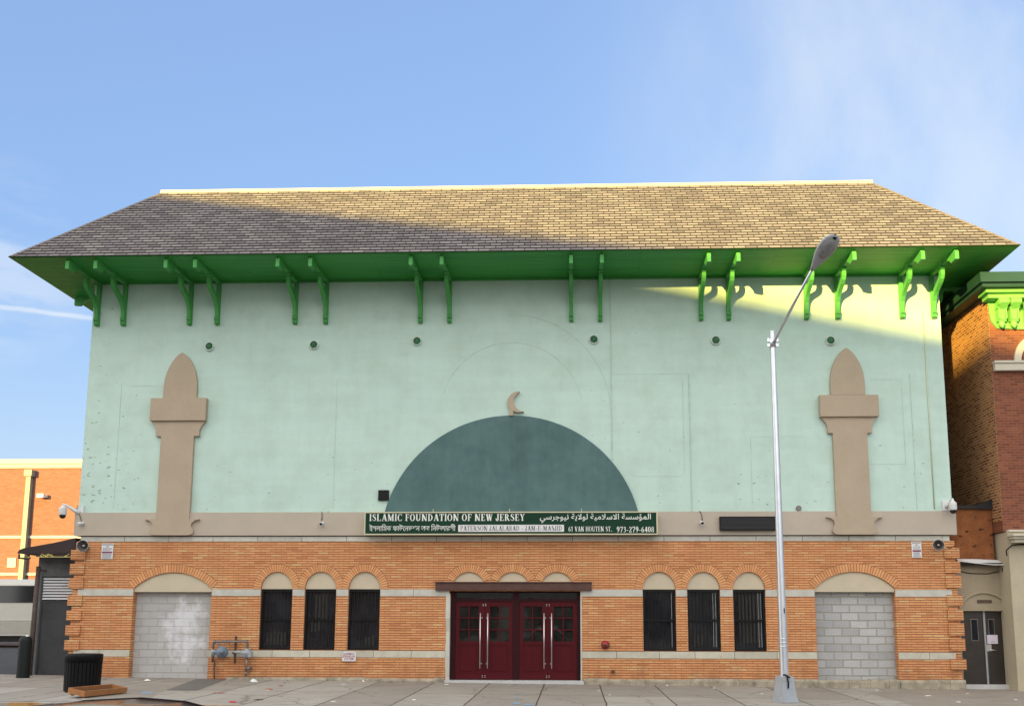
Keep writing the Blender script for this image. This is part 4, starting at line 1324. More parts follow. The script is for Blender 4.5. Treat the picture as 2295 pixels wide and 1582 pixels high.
# brackets
def bracket_mesh():
    bw = 0.052
    fn = lambda y, z, t: (t, y, z)
    mb = MB()
    zt = ZE - 0.013
    H = zt
    mb.prism([(0, H), (-0.115, H), (-0.115, H - 1.10), (0, H - 1.10)], -bw, bw, fn)
    # S-shaped brace: outer and inner edge
    out = [(-0.90, -0.20), (-0.89, -0.33), (-0.83, -0.43), (-0.70, -0.515), (-0.55, -0.58), (-0.40, -0.65), (-0.28, -0.73), (-0.19, -0.84), (-0.155, -0.98), (-0.14, -1.09)]
    inn = [(-0.74, -0.20), (-0.735, -0.28), (-0.68, -0.345), (-0.56, -0.405), (-0.43, -0.46), (-0.30, -0.53), (-0.19, -0.61), (-0.114, -0.72), (-0.112, -0.85), (-0.112, -1.09)]
    for (a, b_, c, d) in zip(out, out[1:], inn[1:], inn):
        mb.prism([(p, H + q) for p, q in (a, b_, c, d)], -bw, bw, fn)
    # cap block where the brace meets the beam
    mb.prism([(-0.93, H - 0.09), (-0.93, H - 0.155), (-0.90, H - 0.18), (-0.73, H - 0.18), (-0.73, H - 0.09)], -bw - 0.004, bw + 0.004, fn)
    mb.prism([(-0.86, H - 0.18), (-0.86, H - 0.205), (-0.75, H - 0.205), (-0.75, H - 0.18)], -bw * .7, bw * .7, fn)
    # scrolled foot
    mb.prism([(0, H - 1.085), (-0.15, H - 1.085), (-0.185, H - 1.12), (-0.185, H - 1.165), (-0.15, H - 1.19), (-0.13, H - 1.195), (-0.13, H - 1.21), (-0.16, H - 1.225), (-0.145, H - 1.28), (-0.08, H - 1.305), (0, H - 1.305)], -bw - 0.004, bw + 0.004, fn)
    tail = MB()
    tail.prism([(0, H + 0.0), (-1.86, H), (-1.86, H - 0.055), (-1.905, H - 0.06), (-1.905, H - 0.275), (-1.60, H - 0.285), (-1.50, H - 0.19), (-1.30, H - 0.10), (0, H - 0.10)], -bw + 0.002, bw - 0.002, fn)
    return mb, tail


mbr, mtl = bracket_mesh()
br0 = None
beam_x = [-11.83, -11.06, -9.14, -8.34, -6.10, -5.22, -2.52, -1.695, 1.745, 2.56, 5.375, 6.145, 8.30, 9.16, 10.93, 11.80]
for x in beam_x:
    if br0 is None:
        br0 = mbr.build('eave_bracket', M['green'], HALL)
        mtl.build('rafter_tail', M['green'], br0)
        o = br0
    else:
        o = copy_tree(br0, HALL)
    o.location = (x, 0, 0)
for sx in (-1, 1):
    for yy in (1.2, 4.9, 5.7, 9.5, 10.3):
        o = copy_tree(br0, HALL)
        o.location = (sx * (W + 0.0), yy, 0)
        o.rotation_euler = (0, 0, R(90) * sx)
        o.scale = (1, 0.62, 1)

# ================================================================== SIGNS, CAMERAS, FITTINGS ON THE FACADE
YF = -0.34
a, b_ = at(817, 1146, YF), at(1474.5, 1197.5, YF)
SX0, SX1, SZ1, SZ0 = a[0], b_[0], at(1147, 1146, YF)[1], at(1147, 1198, YF)[1]
sg = thing('sign_board', 'long dark green sign board with white lettering in three scripts above the red doors', 'sign', ((SX0 + SX1) / 2, -0.2, SZ0))
mb = MB(); mb.box(SX0 + 0.02, SX1 - 0.02, YF + 0.03, -0.075, SZ0 + 0.015, SZ1 - 0.015)
for x in (at(973, 1140)[0], at(1143, 1140)[0], at(1303, 1140)[0]):
    mb.box(x - 0.008, x + 0.008, -0.2, -0.18, SZ1 - 0.02, SZ1 + 0.09)
mb.build('sign_cabinet', M['signframe'], sg)
fr = MB(); t = 0.032
fr.box(SX0, SX1, YF, YF + 0.03, SZ1 - t, SZ1); fr.box(SX0, SX1, YF, YF + 0.03, SZ0, SZ0 + t)
fr.box(SX0, SX0 + t, YF, YF + 0.03, SZ0 + t, SZ1 - t); fr.box(SX1 - t, SX1, YF, YF + 0.03, SZ0 + t, SZ1 - t)
fr.build('sign_frame', M['signframe'], sg)
MB().box(SX0 + t, SX1 - t, YF + 0.012, YF + 0.029, SZ0 + t, SZ1 - t).build('sign_face', M['signgreen'], sg)
YL = YF + 0.009
def sx(u): return at(u, 1172, YF)[0]
def sz(v): return at(1147, v, YF)[1]
mb = MB(); serif_line(mb, 'ISLAMIC FOUNDATION OF NEW JERSEY', sx(827.5), sx(1176), sz(1166.5), sz(1151), YL); mb.build('english_lettering', M['letter'], sg)
ar = ['\uFE8D\uFEDF\uFEE4\uFE86\uFEB3\uFEB4\uFE94', '\uFE8D\uFEFB\uFEB3\uFEFC\uFEE3\uFEF4\uFE94', '\uFEDF\uFEEE\uFEFB\uFEF3\uFE94', '\uFEE7\uFEF4\uFEEE\uFE9F\uFEAE\uFEB3\uFEF2']
vs, fs = text2d(' '.join(w[::-1] for w in ar[::-1]), 0.010, 3)
mb = MB(); put_text(mb, vs, fs, sx(1210), sx(1459), sz(1171), sz(1150.5), YL); mb.build('arabic_lettering', M['letter'], sg)
bn = '\u0987\u09b8\u09b2\u09be\u09bf\u09ae\u0995 \u09ab\u09be\u0989\u09c7\u09a8\u09a1\u09b6\u09a8 \u0985\u09ac \u09bf\u09a8\u0989\u099c\u09be\u09b0\u09b8\u09c0'
vs, fs = text2d(bn, 0.004, 3)
mb = MB(); put_text(mb, vs, fs, sx(828), sx(1021), sz(1190), sz(1173.5), YL); mb.build('bengali_lettering', M['letter'], sg)
MB().box(sx(1027), sx(1264), YF + 0.006, YF + 0.0125, sz(1191), sz(1175.5)).build('white_name_panel', M['signwhite'], sg)
mb = MB(); serif_line(mb, 'PATERSON JALALABAD - JAM-E-MASJID', sx(1032), sx(1259.5), sz(1188.5), sz(1178), YF + 0.003, T=0.13); mb.build('name_lettering', M['ink'], sg)
mb = MB(); serif_line(mb, '61 VAN HOUTEN ST.', sx(1274), sx(1371.5), sz(1190.5), sz(1179.5), YL, T=0.15); serif_line(mb, '973-279-6408', sx(1382), sx(1466), sz(1192.5), sz(1180), YL); mb.build('address_lettering', M['letter'], sg)

# black message display
yd = -0.19
a, b_ = at(1613, 1157, yd), at(1741, 1187.5, yd)
d_ = thing('message_display', 'switched-off black LED message display on the taupe band, partly behind the lamp post', 'display', ((a[0] + b_[0]) / 2, -0.1, b_[1]))
MB().box(a[0], b_[0], yd + 0.02, -0.075, b_[1], a[1]).build('display_case', M['black'], d_)
fr = MB(); t = 0.03
fr.box(a[0], b_[0], yd, yd + .02, a[1] - t, a[1]); fr.box(a[0], b_[0], yd, yd + .02, b_[1], b_[1] + t); fr.box(a[0], a[0] + t, yd, yd + .02, b_[1] + t, a[1] - t); fr.box(b_[0] - t, b_[0], yd, yd + .02, b_[1] + t, a[1] - t)
fr.build('display_bezel', M['black'], d_)
mb = MB(); z0, z1 = b_[1] + t, a[1] - t
for k in range(9):
    z = z0 + (z1 - z0) * (k + .5) / 9
    mb.box(a[0] + t, b_[0] - t, yd + 0.012, yd + 0.02, z - 0.010, z + 0.010)
mb.build('display_face', M['led'], d_)

# notices
def notice(u0, v0, u1, v1, lab):
    y = -0.03
    a, b_ = at(u0, v0, y), at(u1, v1, y)
    x0, x1, z1, z0 = a[0], b_[0], a[1], b_[1]
    t = thing('security_notice', lab, 'sign', ((x0 + x1) / 2, y, z0), 'security notices')
    MB().box(x0, x1, y, -0.012, z0, z1).build('notice_plate', M['signwhite'], t)
    h = z1 - z0
    mb = MB(); mb.box(x0 + .02, x1 - .02, y - .004, y, z0 + h * .365, z0 + h * .475); mb.build('coloured_band', M['inkplum'], t)
    mb = MB(); rn = random.Random(3)
    for f in (.97, .91): mb.box(x0 + .015, x1 - .015, y - .004, y, z0 + h * (f - .03), z0 + h * f)
    mb.box((x0 + x1) / 2 - .04, (x0 + x1) / 2 + .04, y - .004, y, z0 + h * .79, z0 + h * .82); mb.box((x0 + x1) / 2 - .02, (x0 + x1) / 2 + .02, y - .004, y, z0 + h * .76, z0 + h * .79)
    for f in (.69, .62, .55, .31, .25, .19, .12, .06):
        xa = x0 + .04
        while xa < x1 - .06:
            xb = min(xa + rn.uniform(.02, .06), x1 - .035); mb.box(xa, xb, y - .004, y, z0 + h * f - .008, z0 + h * f + .006); xa = xb + .012
    mb.build('small_print', M['inkgrey'], t)


notice(228.5, 1217, 252, 1252, 'white security notice with plum band beside the loudspeaker nearest the maroon awning')
notice(2042.5, 1213.5, 2066.5, 1249, 'white security notice with plum band beside the loudspeaker nearest the rust-brown wall')
y = -0.05
a, b_ = at(767, 1460, y), at(797, 1481, y)
t = thing('sprinkler_sign', 'small white sign with red words BASEMENT SPRINKLER SYSTEM below the third window', 'sign', ((a[0] + b_[0]) / 2, y, b_[1]))
c, w_, zz, h_ = (a[0] + b_[0]) / 2, (b_[0] - a[0]) / 2, (a[1] + b_[1]) / 2, (a[1] - b_[1]) / 2
rr = 0.03
lp = []
for sx_, sz_, a0 in ((1, 1, 0), (-1, 1, 90), (-1, -1, 180), (1, -1, 270)):
    lp += [(c + sx_ * (w_ - rr) + rr * math.cos(R(a0 + k)), zz + sz_ * (h_ - rr) + rr * math.sin(R(a0 + k))) for k in range(0, 91, 30)]
plate('sign_plate', [lp], y, -0.015, M['signwhite'], t)
mb = MB()
for k, (wd, f0, f1, e) in enumerate((('BASEMENT', .68, .92, .84), ('SPRINKLER', .40, .64, .92), ('SYSTEM', .12, .36, .68))):
    vs, fs = text2d(wd, 0.015)
    put_text(mb, vs, fs, c - w_ * e, c + w_ * e, zz - h_ + 2 * h_ * f0, zz - h_ + 2 * h_ * f1, y - 0.002)
mb.build('sign_lettering', M['inkred'], t)

# horn loudspeakers
def horn(u, v, rpx, aim, lab):
    y = -0.34
    x, z = at(u, v, y)
    r = rpx * 0.0119
    t = thing('horn_loudspeaker', lab, 'loudspeaker', (x, -0.06, z), 'horn loudspeakers')
    d = Vector(aim).normalized()
    c = Vector((x, y, z))
    mb = MB(); mb.lathe(c, d, [(-0.30, 0.03), (-0.2, 0.05), (-0.10, r * .62), (-0.03, r * .86), (0.0, r), (0.012, r), (0.012, r * .93)], 28)
    mb.build('horn_bell', M['horn'], t)
    mb = MB(); mb.lathe(c, d, [(0.011, r * .93), (-0.03, r * .78), (-0.10, r * .52), (-0.18, 0.04), (-0.19, 0.0)], 28)
    mb.build('horn_throat', M['hornin'], t)
    mb = MB(); mb.lathe(c, d, [(-0.17, 0.03), (-0.05, 0.032), (-0.035, 0.024), (-0.03, 0.0)], 14)
    mb.build('horn_reflector', M['horn'], t)
    mb = MB(); e = c - d * 0.28
    mb.path([e, e + Vector((0, 0.06, -0.04)), (e.x, -0.005, z - 0.05)], 0.018, 8); mb.box(e.x - .05, e.x + .05, -0.02, 0.0, z - .11, z + .01)
    mb.build('horn_bracket', M['iron'], t)
    return t


horn(185.5, 1222.5, 13.5, (0.12, -1, -0.05), 'grey horn loudspeaker facing the street on the brick corner nearest the maroon awning')
h2 = horn(2103.5, 1221, 12.5, (-0.32, -1, -0.02), 'grey horn loudspeaker with a black cable on the brick corner nearest the rust-brown wall')
mb = MB(); p = at(2118, 1226); q = at(2141, 1222)
mb.path([(p[0], -0.10, p[1]), (p[0] + .12, -0.06, p[1] - 0.02), (q[0], -0.03, q[1])], 0.011, 6)
mb.build('speaker_cable', M['black'], h2)


# dome cameras on arms
def dome_camera(pm, pd, ydep, lab, tilt=0):
    """pm mount pixel, pd dome pixel"""
    a = at(*pm, -0.02); d = at(*pd, ydep)
    t = thing('dome_camera', lab, 'camera', (a[0], -0.02, a[1]), 'dome security cameras')
    s = 1 if d[0] > a[0] else -1
    A = Vector((a[0], -0.03, a[1])); Dm = Vector((d[0], ydep, d[1]))
    mb = MB(); mb.box(a[0] - .09, a[0] + .09, -0.06, 0.0, a[1] - .13, a[1] + .13)
    top = Dm + Vector((0, 0, 0.24))
    mb.path([A + Vector((0, 0, -.04)), A.lerp(top, .35) + Vector((0, 0, -.03)), A.lerp(top, .75) + Vector((0, 0, .03)), top + Vector((0, 0, .03)), top + Vector((0, 0, -.04))], [0.06, 0.05, 0.036, 0.035, 0.035], 10)
    mb.build('camera_arm', M['white'], t)
    mb = MB(); mb.lathe(Dm, (0, 0, 1), [(-0.02, 0.088), (0.02, 0.105), (0.16, 0.10), (0.18, 0.10), (0.2, 0.06), (0.24, 0.04)], 22)
    mb.build('camera_housing', M['white'], t)
    mb = MB(); mb.lathe(Dm, (0, 0, -1), [(0.018, 0.086), (0.05, 0.085), (0.09, 0.07), (0.115, 0.04), (0.122, 0.0)], 20)
    mb.build('camera_dome', M['busglass'], t)
    return t


dome_camera((181, 1146), (140.5, 1152), -0.25, 'white dome camera on a long curved arm above the maroon awning')
t = dome_camera((2119, 1133), (2136, 1141), -0.30, 'white dome camera on a short arm beside the rust-brown wall')


def bullet(u, v, aim, lab, cable):
    y = -0.2
    x, z = at(u, v, y)
    t = thing('bullet_camera', lab, 'camera', (x, -0.07, z), 'small security cameras')
    d = Vector(aim).normalized(); c = Vector((x, y, z))
    mb = MB(); mb.lathe(c, d, [(-0.09, 0.0), (-0.088, 0.035), (0.06, 0.05), (0.075, 0.05), (0.075, 0.04), (0.06, 0.038)], 18)
    mb.path([c - d * 0.05, c - d * .05 + Vector((0, 0.05, .02)), (x, -0.07, z + 0.02)], 0.016, 8); mb.lathe((x, -0.07, z + .02), (0, -1, 0), [(0, 0.05), (0.02, 0.05), (0.025, 0.0)], 16)
    mb.build('camera_body', M['white'], t)
    mb = MB(); mb.lathe(c, d, [(0.062, 0.038), (0.064, 0.0)], 16); mb.build('camera_lens', M['black'], t)
    mb = MB()
    mb.path([(at(pu, pv, -0.08)[0], -0.085, at(pu, pv, -0.08)[1]) for pu, pv in cable], 0.012, 6)
    mb.build('camera_cable', M['iron'], t)


bullet(179.5, 1173, (-0.75, -0.7, -0.12), 'small white bullet camera on the taupe band just below the long-armed dome camera', [(183, 1168), (180, 1156), (174, 1146), (172, 1138), (175, 1132)])
bullet(720, 1173, (0.05, -1, -0.35), 'small white camera hanging on the taupe band left of the green sign board', [(721, 1166), (722, 1155), (721, 1146)])
bullet(1573.5, 1171, (0.05, -1, -0.35), 'small white camera hanging on the taupe band between the sign board and the message display', [(1574, 1166), (1573, 1154), (1570, 1146), (1567, 1146)])

# fire department connection and pipe stub
x, z = at(1357, 1444.5, -0.1)
t = thing('fire_connection', 'round red fire hose connection with two inlets on the brick right of the doors', 'fire connection', (x, -0.02, z))
mb = MB(); mb.lathe((x, 0, z), (0, -1, 0), [(0, 0.118), (0.02, 0.118), (0.03, 0.10), (0.06, 0.085), (0.09, 0.06), (0.1, 0.0)], 26); mb.build('red_plate', M['firered'], t)
for dx in (-.045, .045):
    mb = MB(); mb.tube((x + dx, -0.06, z - .01), (x + dx * 1.6, -0.17, z - .015), 0.04, seg=16); mb.build('hose_inlet', M['brass'], t)
x, z = at(1374, 1504, -0.08)
mb = MB(); mb.tube((x, 0.0, z), (x, -0.10, z), 0.045, seg=16); mb.tube((x, -0.10, z), (x, -0.13, z), 0.055, 0.04, seg=8)
tag(mb.build('capped_pipe', M['brass'], None, (x, 0, z)), 'small rusty capped pipe low in the brick right of the doors', 'pipe')

# gas meter set
def g3(zx, zy, y=-0.22): x, z = at(440 + zx / 12.17, 1400 + zy / 12.17, y); return Vector((x, y, z))
o_ = g3(900, 1450)
GM = thing('gas_meter_set', 'weathered grey gas pipes with a blue-grey regulator bolted to the brick between doorway and window', 'gas meter', (o_.x, -0.22, o_.z))
mb = MB()
mb.path([g3(465, 690), g3(462, 500), g3(478, 462), g3(520, 452), g3(1350, 452), g3(1385, 465), g3(1398, 500), g3(1395, 680)], 0.030, 10)
for q_ in ((500, 455), (805, 452), (1380, 460)): mb.tube(g3(q_[0] - 28, q_[1]), g3(q_[0] + 28, q_[1]), 0.042, seg=12)
mb.tube(g3(1372, 880), g3(1358, 1290), 0.027, seg=10); mb.tube(g3(1358, 1270), g3(1354, 1380), 0.034, 0.03, seg=12)
mb.tube(g3(1365, 1180), g3(1470, 1180), 0.03, seg=10); mb.tube(g3(1440, 1190, -.2), g3(1480, 1180, 0.0), 0.045, seg=14)
mb.tube(g3(900, 470), g3(895, 520), 0.022, seg=8)
mb.build('pipe_loop', M['iron'], GM)
mb = MB(); c = g3(705, 740, -0.24)
mb.lathe(c, (0.25, -1, 0.05), [(-0.10, 0.0), (-0.09, 0.10), (-0.02, 0.145), (0.0, 0.158), (0.02, 0.158), (0.04, 0.14), (0.09, 0.09), (0.12, 0.05), (0.17, 0.045), (0.18, 0.0)], 26)
for k in range(8):
    t_ = 2 * math.pi * k / 8
    mb.tube(c + Vector((.14 * math.cos(t_), -0.03, .14 * math.sin(t_))), c + Vector((.14 * math.cos(t_), 0.03, .14 * math.sin(t_))), 0.013, seg=8)
mb.tube(c, g3(450, 745), 0.05, seg=12); mb.tube(c + Vector((-.03, 0, .1)), g3(600, 520), 0.02, seg=8); mb.tube(g3(625, 550), g3(580, 505), 0.03, seg=10)
mb.build('regulator', M['bluegrey'], GM)
mb = MB(); mb.tube(g3(460, 660), g3(455, 840), 0.05, seg=12); mb.tube(g3(440, 740), g3(560, 745), 0.04, seg=10); mb.build('shutoff_valve', M['greypaint'], GM)
mb = MB()
mb.tube(g3(1030, 735), g3(1290, 745), 0.036, seg=12); mb.lathe(g3(1385, 760, -.2), (1, 0, 0), [(-.16, .0), (-.15, .06), (-.08, .085), (0.06, .085), (.11, .06), (.13, .0)], 16)
mb.tube(g3(1390, 640), g3(1392, 890), 0.06, seg=14); mb.tube(g3(1250, 840), g3(1440, 840), 0.045, seg=12); mb.obox(g3(1475, 800), (0.05, 0, 0), (0, 0.06, 0), (0, 0, 0.07))
mb.build('meter_body', M['greypaint'], GM)
mb = MB(); mb.box(g3(1030, 0).x - .022, g3(1030, 0).x + .022, -0.05, -0.005, g3(0, 1040, -.03).z, g3(0, 300, -.03).z); mb.box(g3(1030, 0).x - .03, g3(1030, 0).x + .03, -0.2, -0.04, g3(0, 760).z - .02, g3(0, 760).z + .02); mb.box(g3(1030, 0).x - .022, g3(1030, 0).x + .022, -0.2, -0.04, g3(0, 452).z - .02, g3(0, 452).z + .02)
mb.build('wall_strut', M['rustpipe'], GM)
mb = MB(); mb.tube(g3(450, 830), g3(450, 1000), 0.036, seg=10); mb.tube(g3(495, 960), g3(500, 1130), 0.025, 0.02, seg=8); mb.tube(g3(450, 985), g3(500, 990), 0.024, seg=8); mb.tube(g3(490, 1120), g3(478, 1190), 0.022, seg=8); mb.tube(g3(485, 1180, -.12), g3(490, 1460, -.06), 0.017, seg=8)
mb.build('drip_leg', M['rustpipe'], GM)

# ================================================================== STREET LAMP
lx, ly = on_ground(1760, 1573)
lg = gz(lx, ly)
LAMP = thing('street_lamp', 'tall galvanised street lamp with slanting arm and grey cobra head before the hall', 'street lamp', (lx, ly, lg))
mb = MB()
def ringbox(z, w): return [(lx - w, ly - w, lg + z), (lx + w, ly - w, lg + z), (lx + w, ly + w, lg + z), (lx - w, ly + w, lg + z)]
th_ = R(24)
def rot(p): dx, dy = p[0] - lx, p[1] - ly; return (lx + dx * math.cos(th_) - dy * math.sin(th_), ly + dx * math.sin(th_) + dy * math.cos(th_), p[2])
lev = [(0.0, 0.215), (0.03, 0.215), (0.034, 0.195), (0.46, 0.142), (0.465, 0.150), (0.555, 0.142), (0.565, 0.12)]
vv = [rot(p) for z, w in lev for p in ringbox(z, w)]
ff = []
for i in range(len(lev) - 1):
    for j in range(4): ff.append((4 * i + j, 4 * i + (j + 1) % 4, 4 * i + 4 + (j + 1) % 4, 4 * i + 4 + j))
ff.append((len(vv) - 4, len(vv) - 3, len(vv) - 2, len(vv) - 1))
mb.add(vv, ff); mb.build('lamp_base', M['cast'], LAMP)
ptop = at(1727, 745, ly)[1]
mb = MB(); mb.lathe((lx, ly, lg), (0, 0, 1), [(0.56, 0.097), (0.6, 0.095), (ptop - lg - .01, 0.057), (ptop - lg, 0.057), (ptop - lg + .02, 0.064), (ptop - lg + .03, 0.05), (ptop - lg + .03, 0.0)], 24)
mb.build('lamp_pole', M['galv'], LAMP)
zc = at(1727, 768, ly)[1]
mb = MB(); mb.lathe((lx, ly, zc), (0, 0, 1), [(-0.11, 0.062), (-0.11, 0.078), (0.11, 0.078), (0.11, 0.062)], 20)
for s_ in (-1, 1):
    mb.box(lx + s_ * .07, lx + s_ * .13, ly - .035, ly + .035, zc - .1, zc - .03); mb.box(lx + s_ * .07, lx + s_ * .13, ly - .035, ly + .035, zc + .02, zc + .1)
mb.build('arm_clamp', M['galv'], LAMP)
ya = ly - 1.85
p1 = Vector((at(1822, 601, ya)[0], ya, at(1822, 601, ya)[1]))
p0 = Vector((lx + 0.02, ly - 0.07, zc + 0.0))
mb = MB(); mb.path([p0, p0.lerp(p1, .04), p0.lerp(p1, .5) + Vector((0, 0, .015)), p1], [0.042, 0.034, 0.032, 0.031], 12); mb.build('lamp_arm', M['galv'], LAMP)
# cobra head: lofted along its own axis, lens side towards the road
yh = ya - 0.62
pe = Vector((at(1872, 528, yh)[0], yh, at(1872, 528, yh)[1]))
ax = (pe - p1).normalized()
tocam = (Vector((CX, CY, CZ)) - p1).normalized()
dn_ = Vector((0.35, 0.0, -1.0)).normalized() + tocam * 0.9
dn_ = (dn_ - ax * dn_.dot(ax)).normalized()         # the lens looks down towards the carriageway
upn = -dn_
sd = upn.cross(ax).normalized()
L_ = (pe - p1).length
secs = [(-0.06, 0.045, 0.045, 0.04), (0.06, 0.07, 0.07, 0.045), (0.2, 0.115, 0.10, 0.05), (0.38, 0.17, 0.125, 0.055), (0.58, 0.205, 0.135, 0.055), (0.76, 0.205, 0.12, 0.055), (0.9, 0.175, 0.09, 0.05), (0.98, 0.115, 0.05, 0.035), (1.02, 0.04, 0.02, 0.012)]
mb = MB(); vv = []; n_ = 16
for f_, w_, hu, hd in secs:
    c = p1 + ax * L_ * f_
    for j in range(n_):
        t_ = 2 * math.pi * j / n_
        h = hu if math.sin(t_) > 0 else hd
        vv.append(c + sd * w_ * math.cos(t_) + upn * h * math.sin(t_))
ff = [(i * n_ + j, i * n_ + (j + 1) % n_, (i + 1) * n_ + (j + 1) % n_, (i + 1) * n_ + j) for i in range(len(secs) - 1) for j in range(n_)]
mb.add(vv, ff, True); mb.add(vv[:n_], [tuple(range(n_))])
mb.build('lamp_head', M['lamp'], LAMP)
mb = MB(); c = p1 + ax * L_ * 0.62 - upn * 0.046
vv = [c + (ax * math.cos(t_) * L_ * 0.285 + sd * math.sin(t_) * 0.165) - upn * hh for hh, k in ((0, 1),) for t_ in [2 * math.pi * j / 24 for j in range(24)]]
vv2 = [c + (ax * math.cos(t_) * L_ * 0.24 + sd * math.sin(t_) * 0.135) - upn * 0.032 for t_ in [2 * math.pi * j / 24 for j in range(24)]]
vv3 = [c + (ax * math.cos(t_) * L_ * 0.12 + sd * math.sin(t_) * 0.07) - upn * 0.046 for t_ in [2 * math.pi * j / 24 for j in range(24)]]
allv = vv + vv2 + vv3
ff = [(i * 24 + j, i * 24 + (j + 1) % 24, (i + 1) * 24 + (j + 1) % 24, (i + 1) * 24 + j) for i in range(2) for j in range(24)] + [tuple(range(48, 72))]
mb.add(allv, ff, True); mb.build('lamp_lens', M['lens'], LAMP)
mb = MB(); c = p1 + ax * L_ * 0.95 - upn * 0.035
mb.obox(c, ax * 0.025, sd * 0.04, upn * 0.012); mb.build('head_latch', M['black'], LAMP)
# ties and tape on the pole
mb = MB()
for vpx in (1432, 1440, 1449):
    zz = at(1757, vpx, ly)[1]
    mb.lathe((lx, ly, zz), (0.05, 0.1, 1), [(-.012, 0.092), (-.012, 0.1), (.012, 0.1), (.012, 0.092)], 18)
mb.build('cable_tie', M['galv'], LAMP)
zz = lg + 0.57
mb = MB(); mb.path([(lx - .06, ly - .13, zz + .02), (lx, ly - .16, zz + .03), (lx + .03, ly - .165, zz - .02), (lx + .05, ly - .168, zz - .14), (lx + .04, ly - .185, zz - .26)], 0.016, 6); mb.path([(lx - .02, ly - .16, zz + .03), (lx + .09, ly - .15, zz - .03)], 0.018, 6)
mb.build('black_strap', M['black'], LAMP)
zz = at(1759, 1368, ly)[1]
mb = MB(); mb.box(lx + .018, lx + .04, ly - .093, ly - .07, zz - .055, zz + .055); mb.build('pole_tag', M['black'], LAMP)

# ================================================================== BIN, PLANTER, BOLLARD, POST
bx, by = on_ground(183, 1549)
bg_ = gz(bx, by)
bw_ = 0.40
BIN = thing('litter_bin', 'round black slatted steel litter bin standing beside the low wooden planter', 'bin', (bx, by, bg_))
mb = MB(); n_ = 30; hb = at(184, 1468, by)[1] - bg_
for k in range(n_):
    t_ = 2 * math.pi * k / n_
    er, et = Vector((math.cos(t_), math.sin(t_), 0)), Vector((-math.sin(t_), math.cos(t_), 0))
    c = Vector((bx, by, bg_ + 0.03))
    r_lo, r_hi = bw_ * 0.93, bw_ * 0.97
    pts = []
    for z, r_ in ((0.0, r_lo), (hb - 0.09, r_hi)):
        for a_i, b_i in ((-1, 0), (1, 0), (1, 1), (-1, 1)):
            pts.append(c + er * (r_ + 0.008 * b_i) + et * 0.030 * a_i + Vector((0, 0, z)))
    mb.add(pts, [(0, 1, 5, 4), (1, 2, 6, 5), (2, 3, 7, 6), (3, 0, 4, 7)])
mb.build('slats', M['binblack'], BIN)
mb = MB(); mb.lathe((bx, by, bg_), (0, 0, 1), [(hb - .14, bw_ * .985), (hb - .14, bw_ * 1.0), (hb - .02, bw_ * 1.005), (hb + .01, bw_ * 1.01), (hb + .03, bw_ * .98), (hb + .04, bw_ * .86), (hb + .03, bw_ * .82), (hb - .1, bw_ * .80), (hb - .3, bw_ * .78)], 36); mb.build('rim', M['binblack'], BIN)
mb = MB(); mb.lathe((bx, by, bg_), (0, 0, 1), [(0.0, 0.0), (0.0, bw_ * .88), (0.05, bw_ * .89), (0.05, bw_ * .8), (hb - .1, bw_ * .86)], 30); mb.build('liner', M['dark'], BIN)

c1 = Vector((*on_ground(181, 1564), 0)); c2 = Vector((*on_ground(277, 1553), 0))
pl = (c1 + c2) / 2; dr_ = (c2 - c1); L_ = dr_.length / 2; dr_.normalize(); nr_ = Vector((-dr_.y, dr_.x, 0))
g0 = gz(pl.x, pl.y)
PLN = thing('wooden_planter', 'long low empty wooden planter box lying on the pavement beside the litter bin', 'planter', (pl.x, pl.y, g0))
ctr = Vector((pl.x, pl.y, g0 + .02)) + nr_ * 0.14
U = Vector((0, 0, 1)); tl_ = R(9); hz_ = nr_.copy()
nr_ = hz_ * math.cos(tl_) + U * math.sin(tl_); U = U * math.cos(tl_) - hz_ * math.sin(tl_)
mb = MB()
for s_ in (-1, 1):
    mb.obox(ctr + nr_ * 0.20 * s_ + U * 0.098, dr_ * L_, nr_ * 0.014, U * 0.058)
    mb.obox(ctr + dr_ * (L_ - .014) * s_ + U * 0.098, dr_ * 0.014, nr_ * 0.186, U * 0.057)
mb.build('planter_sides', M['wood'], PLN)
mb = MB(); mb.obox(ctr + U * 0.066, dr_ * (L_ - .03), nr_ * 0.185, U * 0.012); mb.build('planter_floor', M['soil'], PLN)
for s_ in (-1, 1):
    mb = MB()
    for s2 in (-1, 1): mb.obox(ctr + dr_ * (L_ - .08) * s_ + nr_ * 0.15 * s2 + U * 0.021, dr_ * 0.03, nr_ * 0.03, U * 0.021)
    mb.build('planter_feet', M['wood'], PLN)

ox, oy = on_ground(51, 1518)
og = gz(ox, oy)
zt = at(51, 1424, oy)[1] - og
mb = MB(); r_ = 0.165; mb.lathe((ox, oy, og), (0, 0, 1), [(-.02, r_), (zt - .12, r_ * .97), (zt - .06, r_ * .9), (zt - .02, r_ * .6), (zt, 0.0)], 26)
BO = thing('bollard', 'thick black steel bollard with rounded top before the grey metal door', 'bollard', (ox, oy, og))
mb.build('bollard_shaft', M['bollard'], BO)
mb = MB(); mb.lathe((ox + .05, oy - .02, og + zt - .012), (0.2, -.1, 1), [(0, .045), (.03, .035), (.036, 0)], 14); mb.build('bollard_cap_mark', M['white'], BO)
ox, oy = at(66, 1500, 0.35)[0], 0.35
zt = at(67, 1269, oy)[1]
mb = MB(); mb.tube((ox + 0.0, oy, -0.1), (ox + 0.03, oy, zt), 0.075, 0.06, seg=14); 
PO = thing('steel_post', 'thin flaking rusty steel post standing behind the bollard by the metal door', 'post', (ox, oy, 0.1))
mb.build('post_shaft', M['post'], PO)
mb = MB(); mb.tube((ox + .03, oy, zt - .1), (ox + .22, oy + .1, zt - .12), 0.025, seg=8); mb.build('post_arm', M['post'], PO)

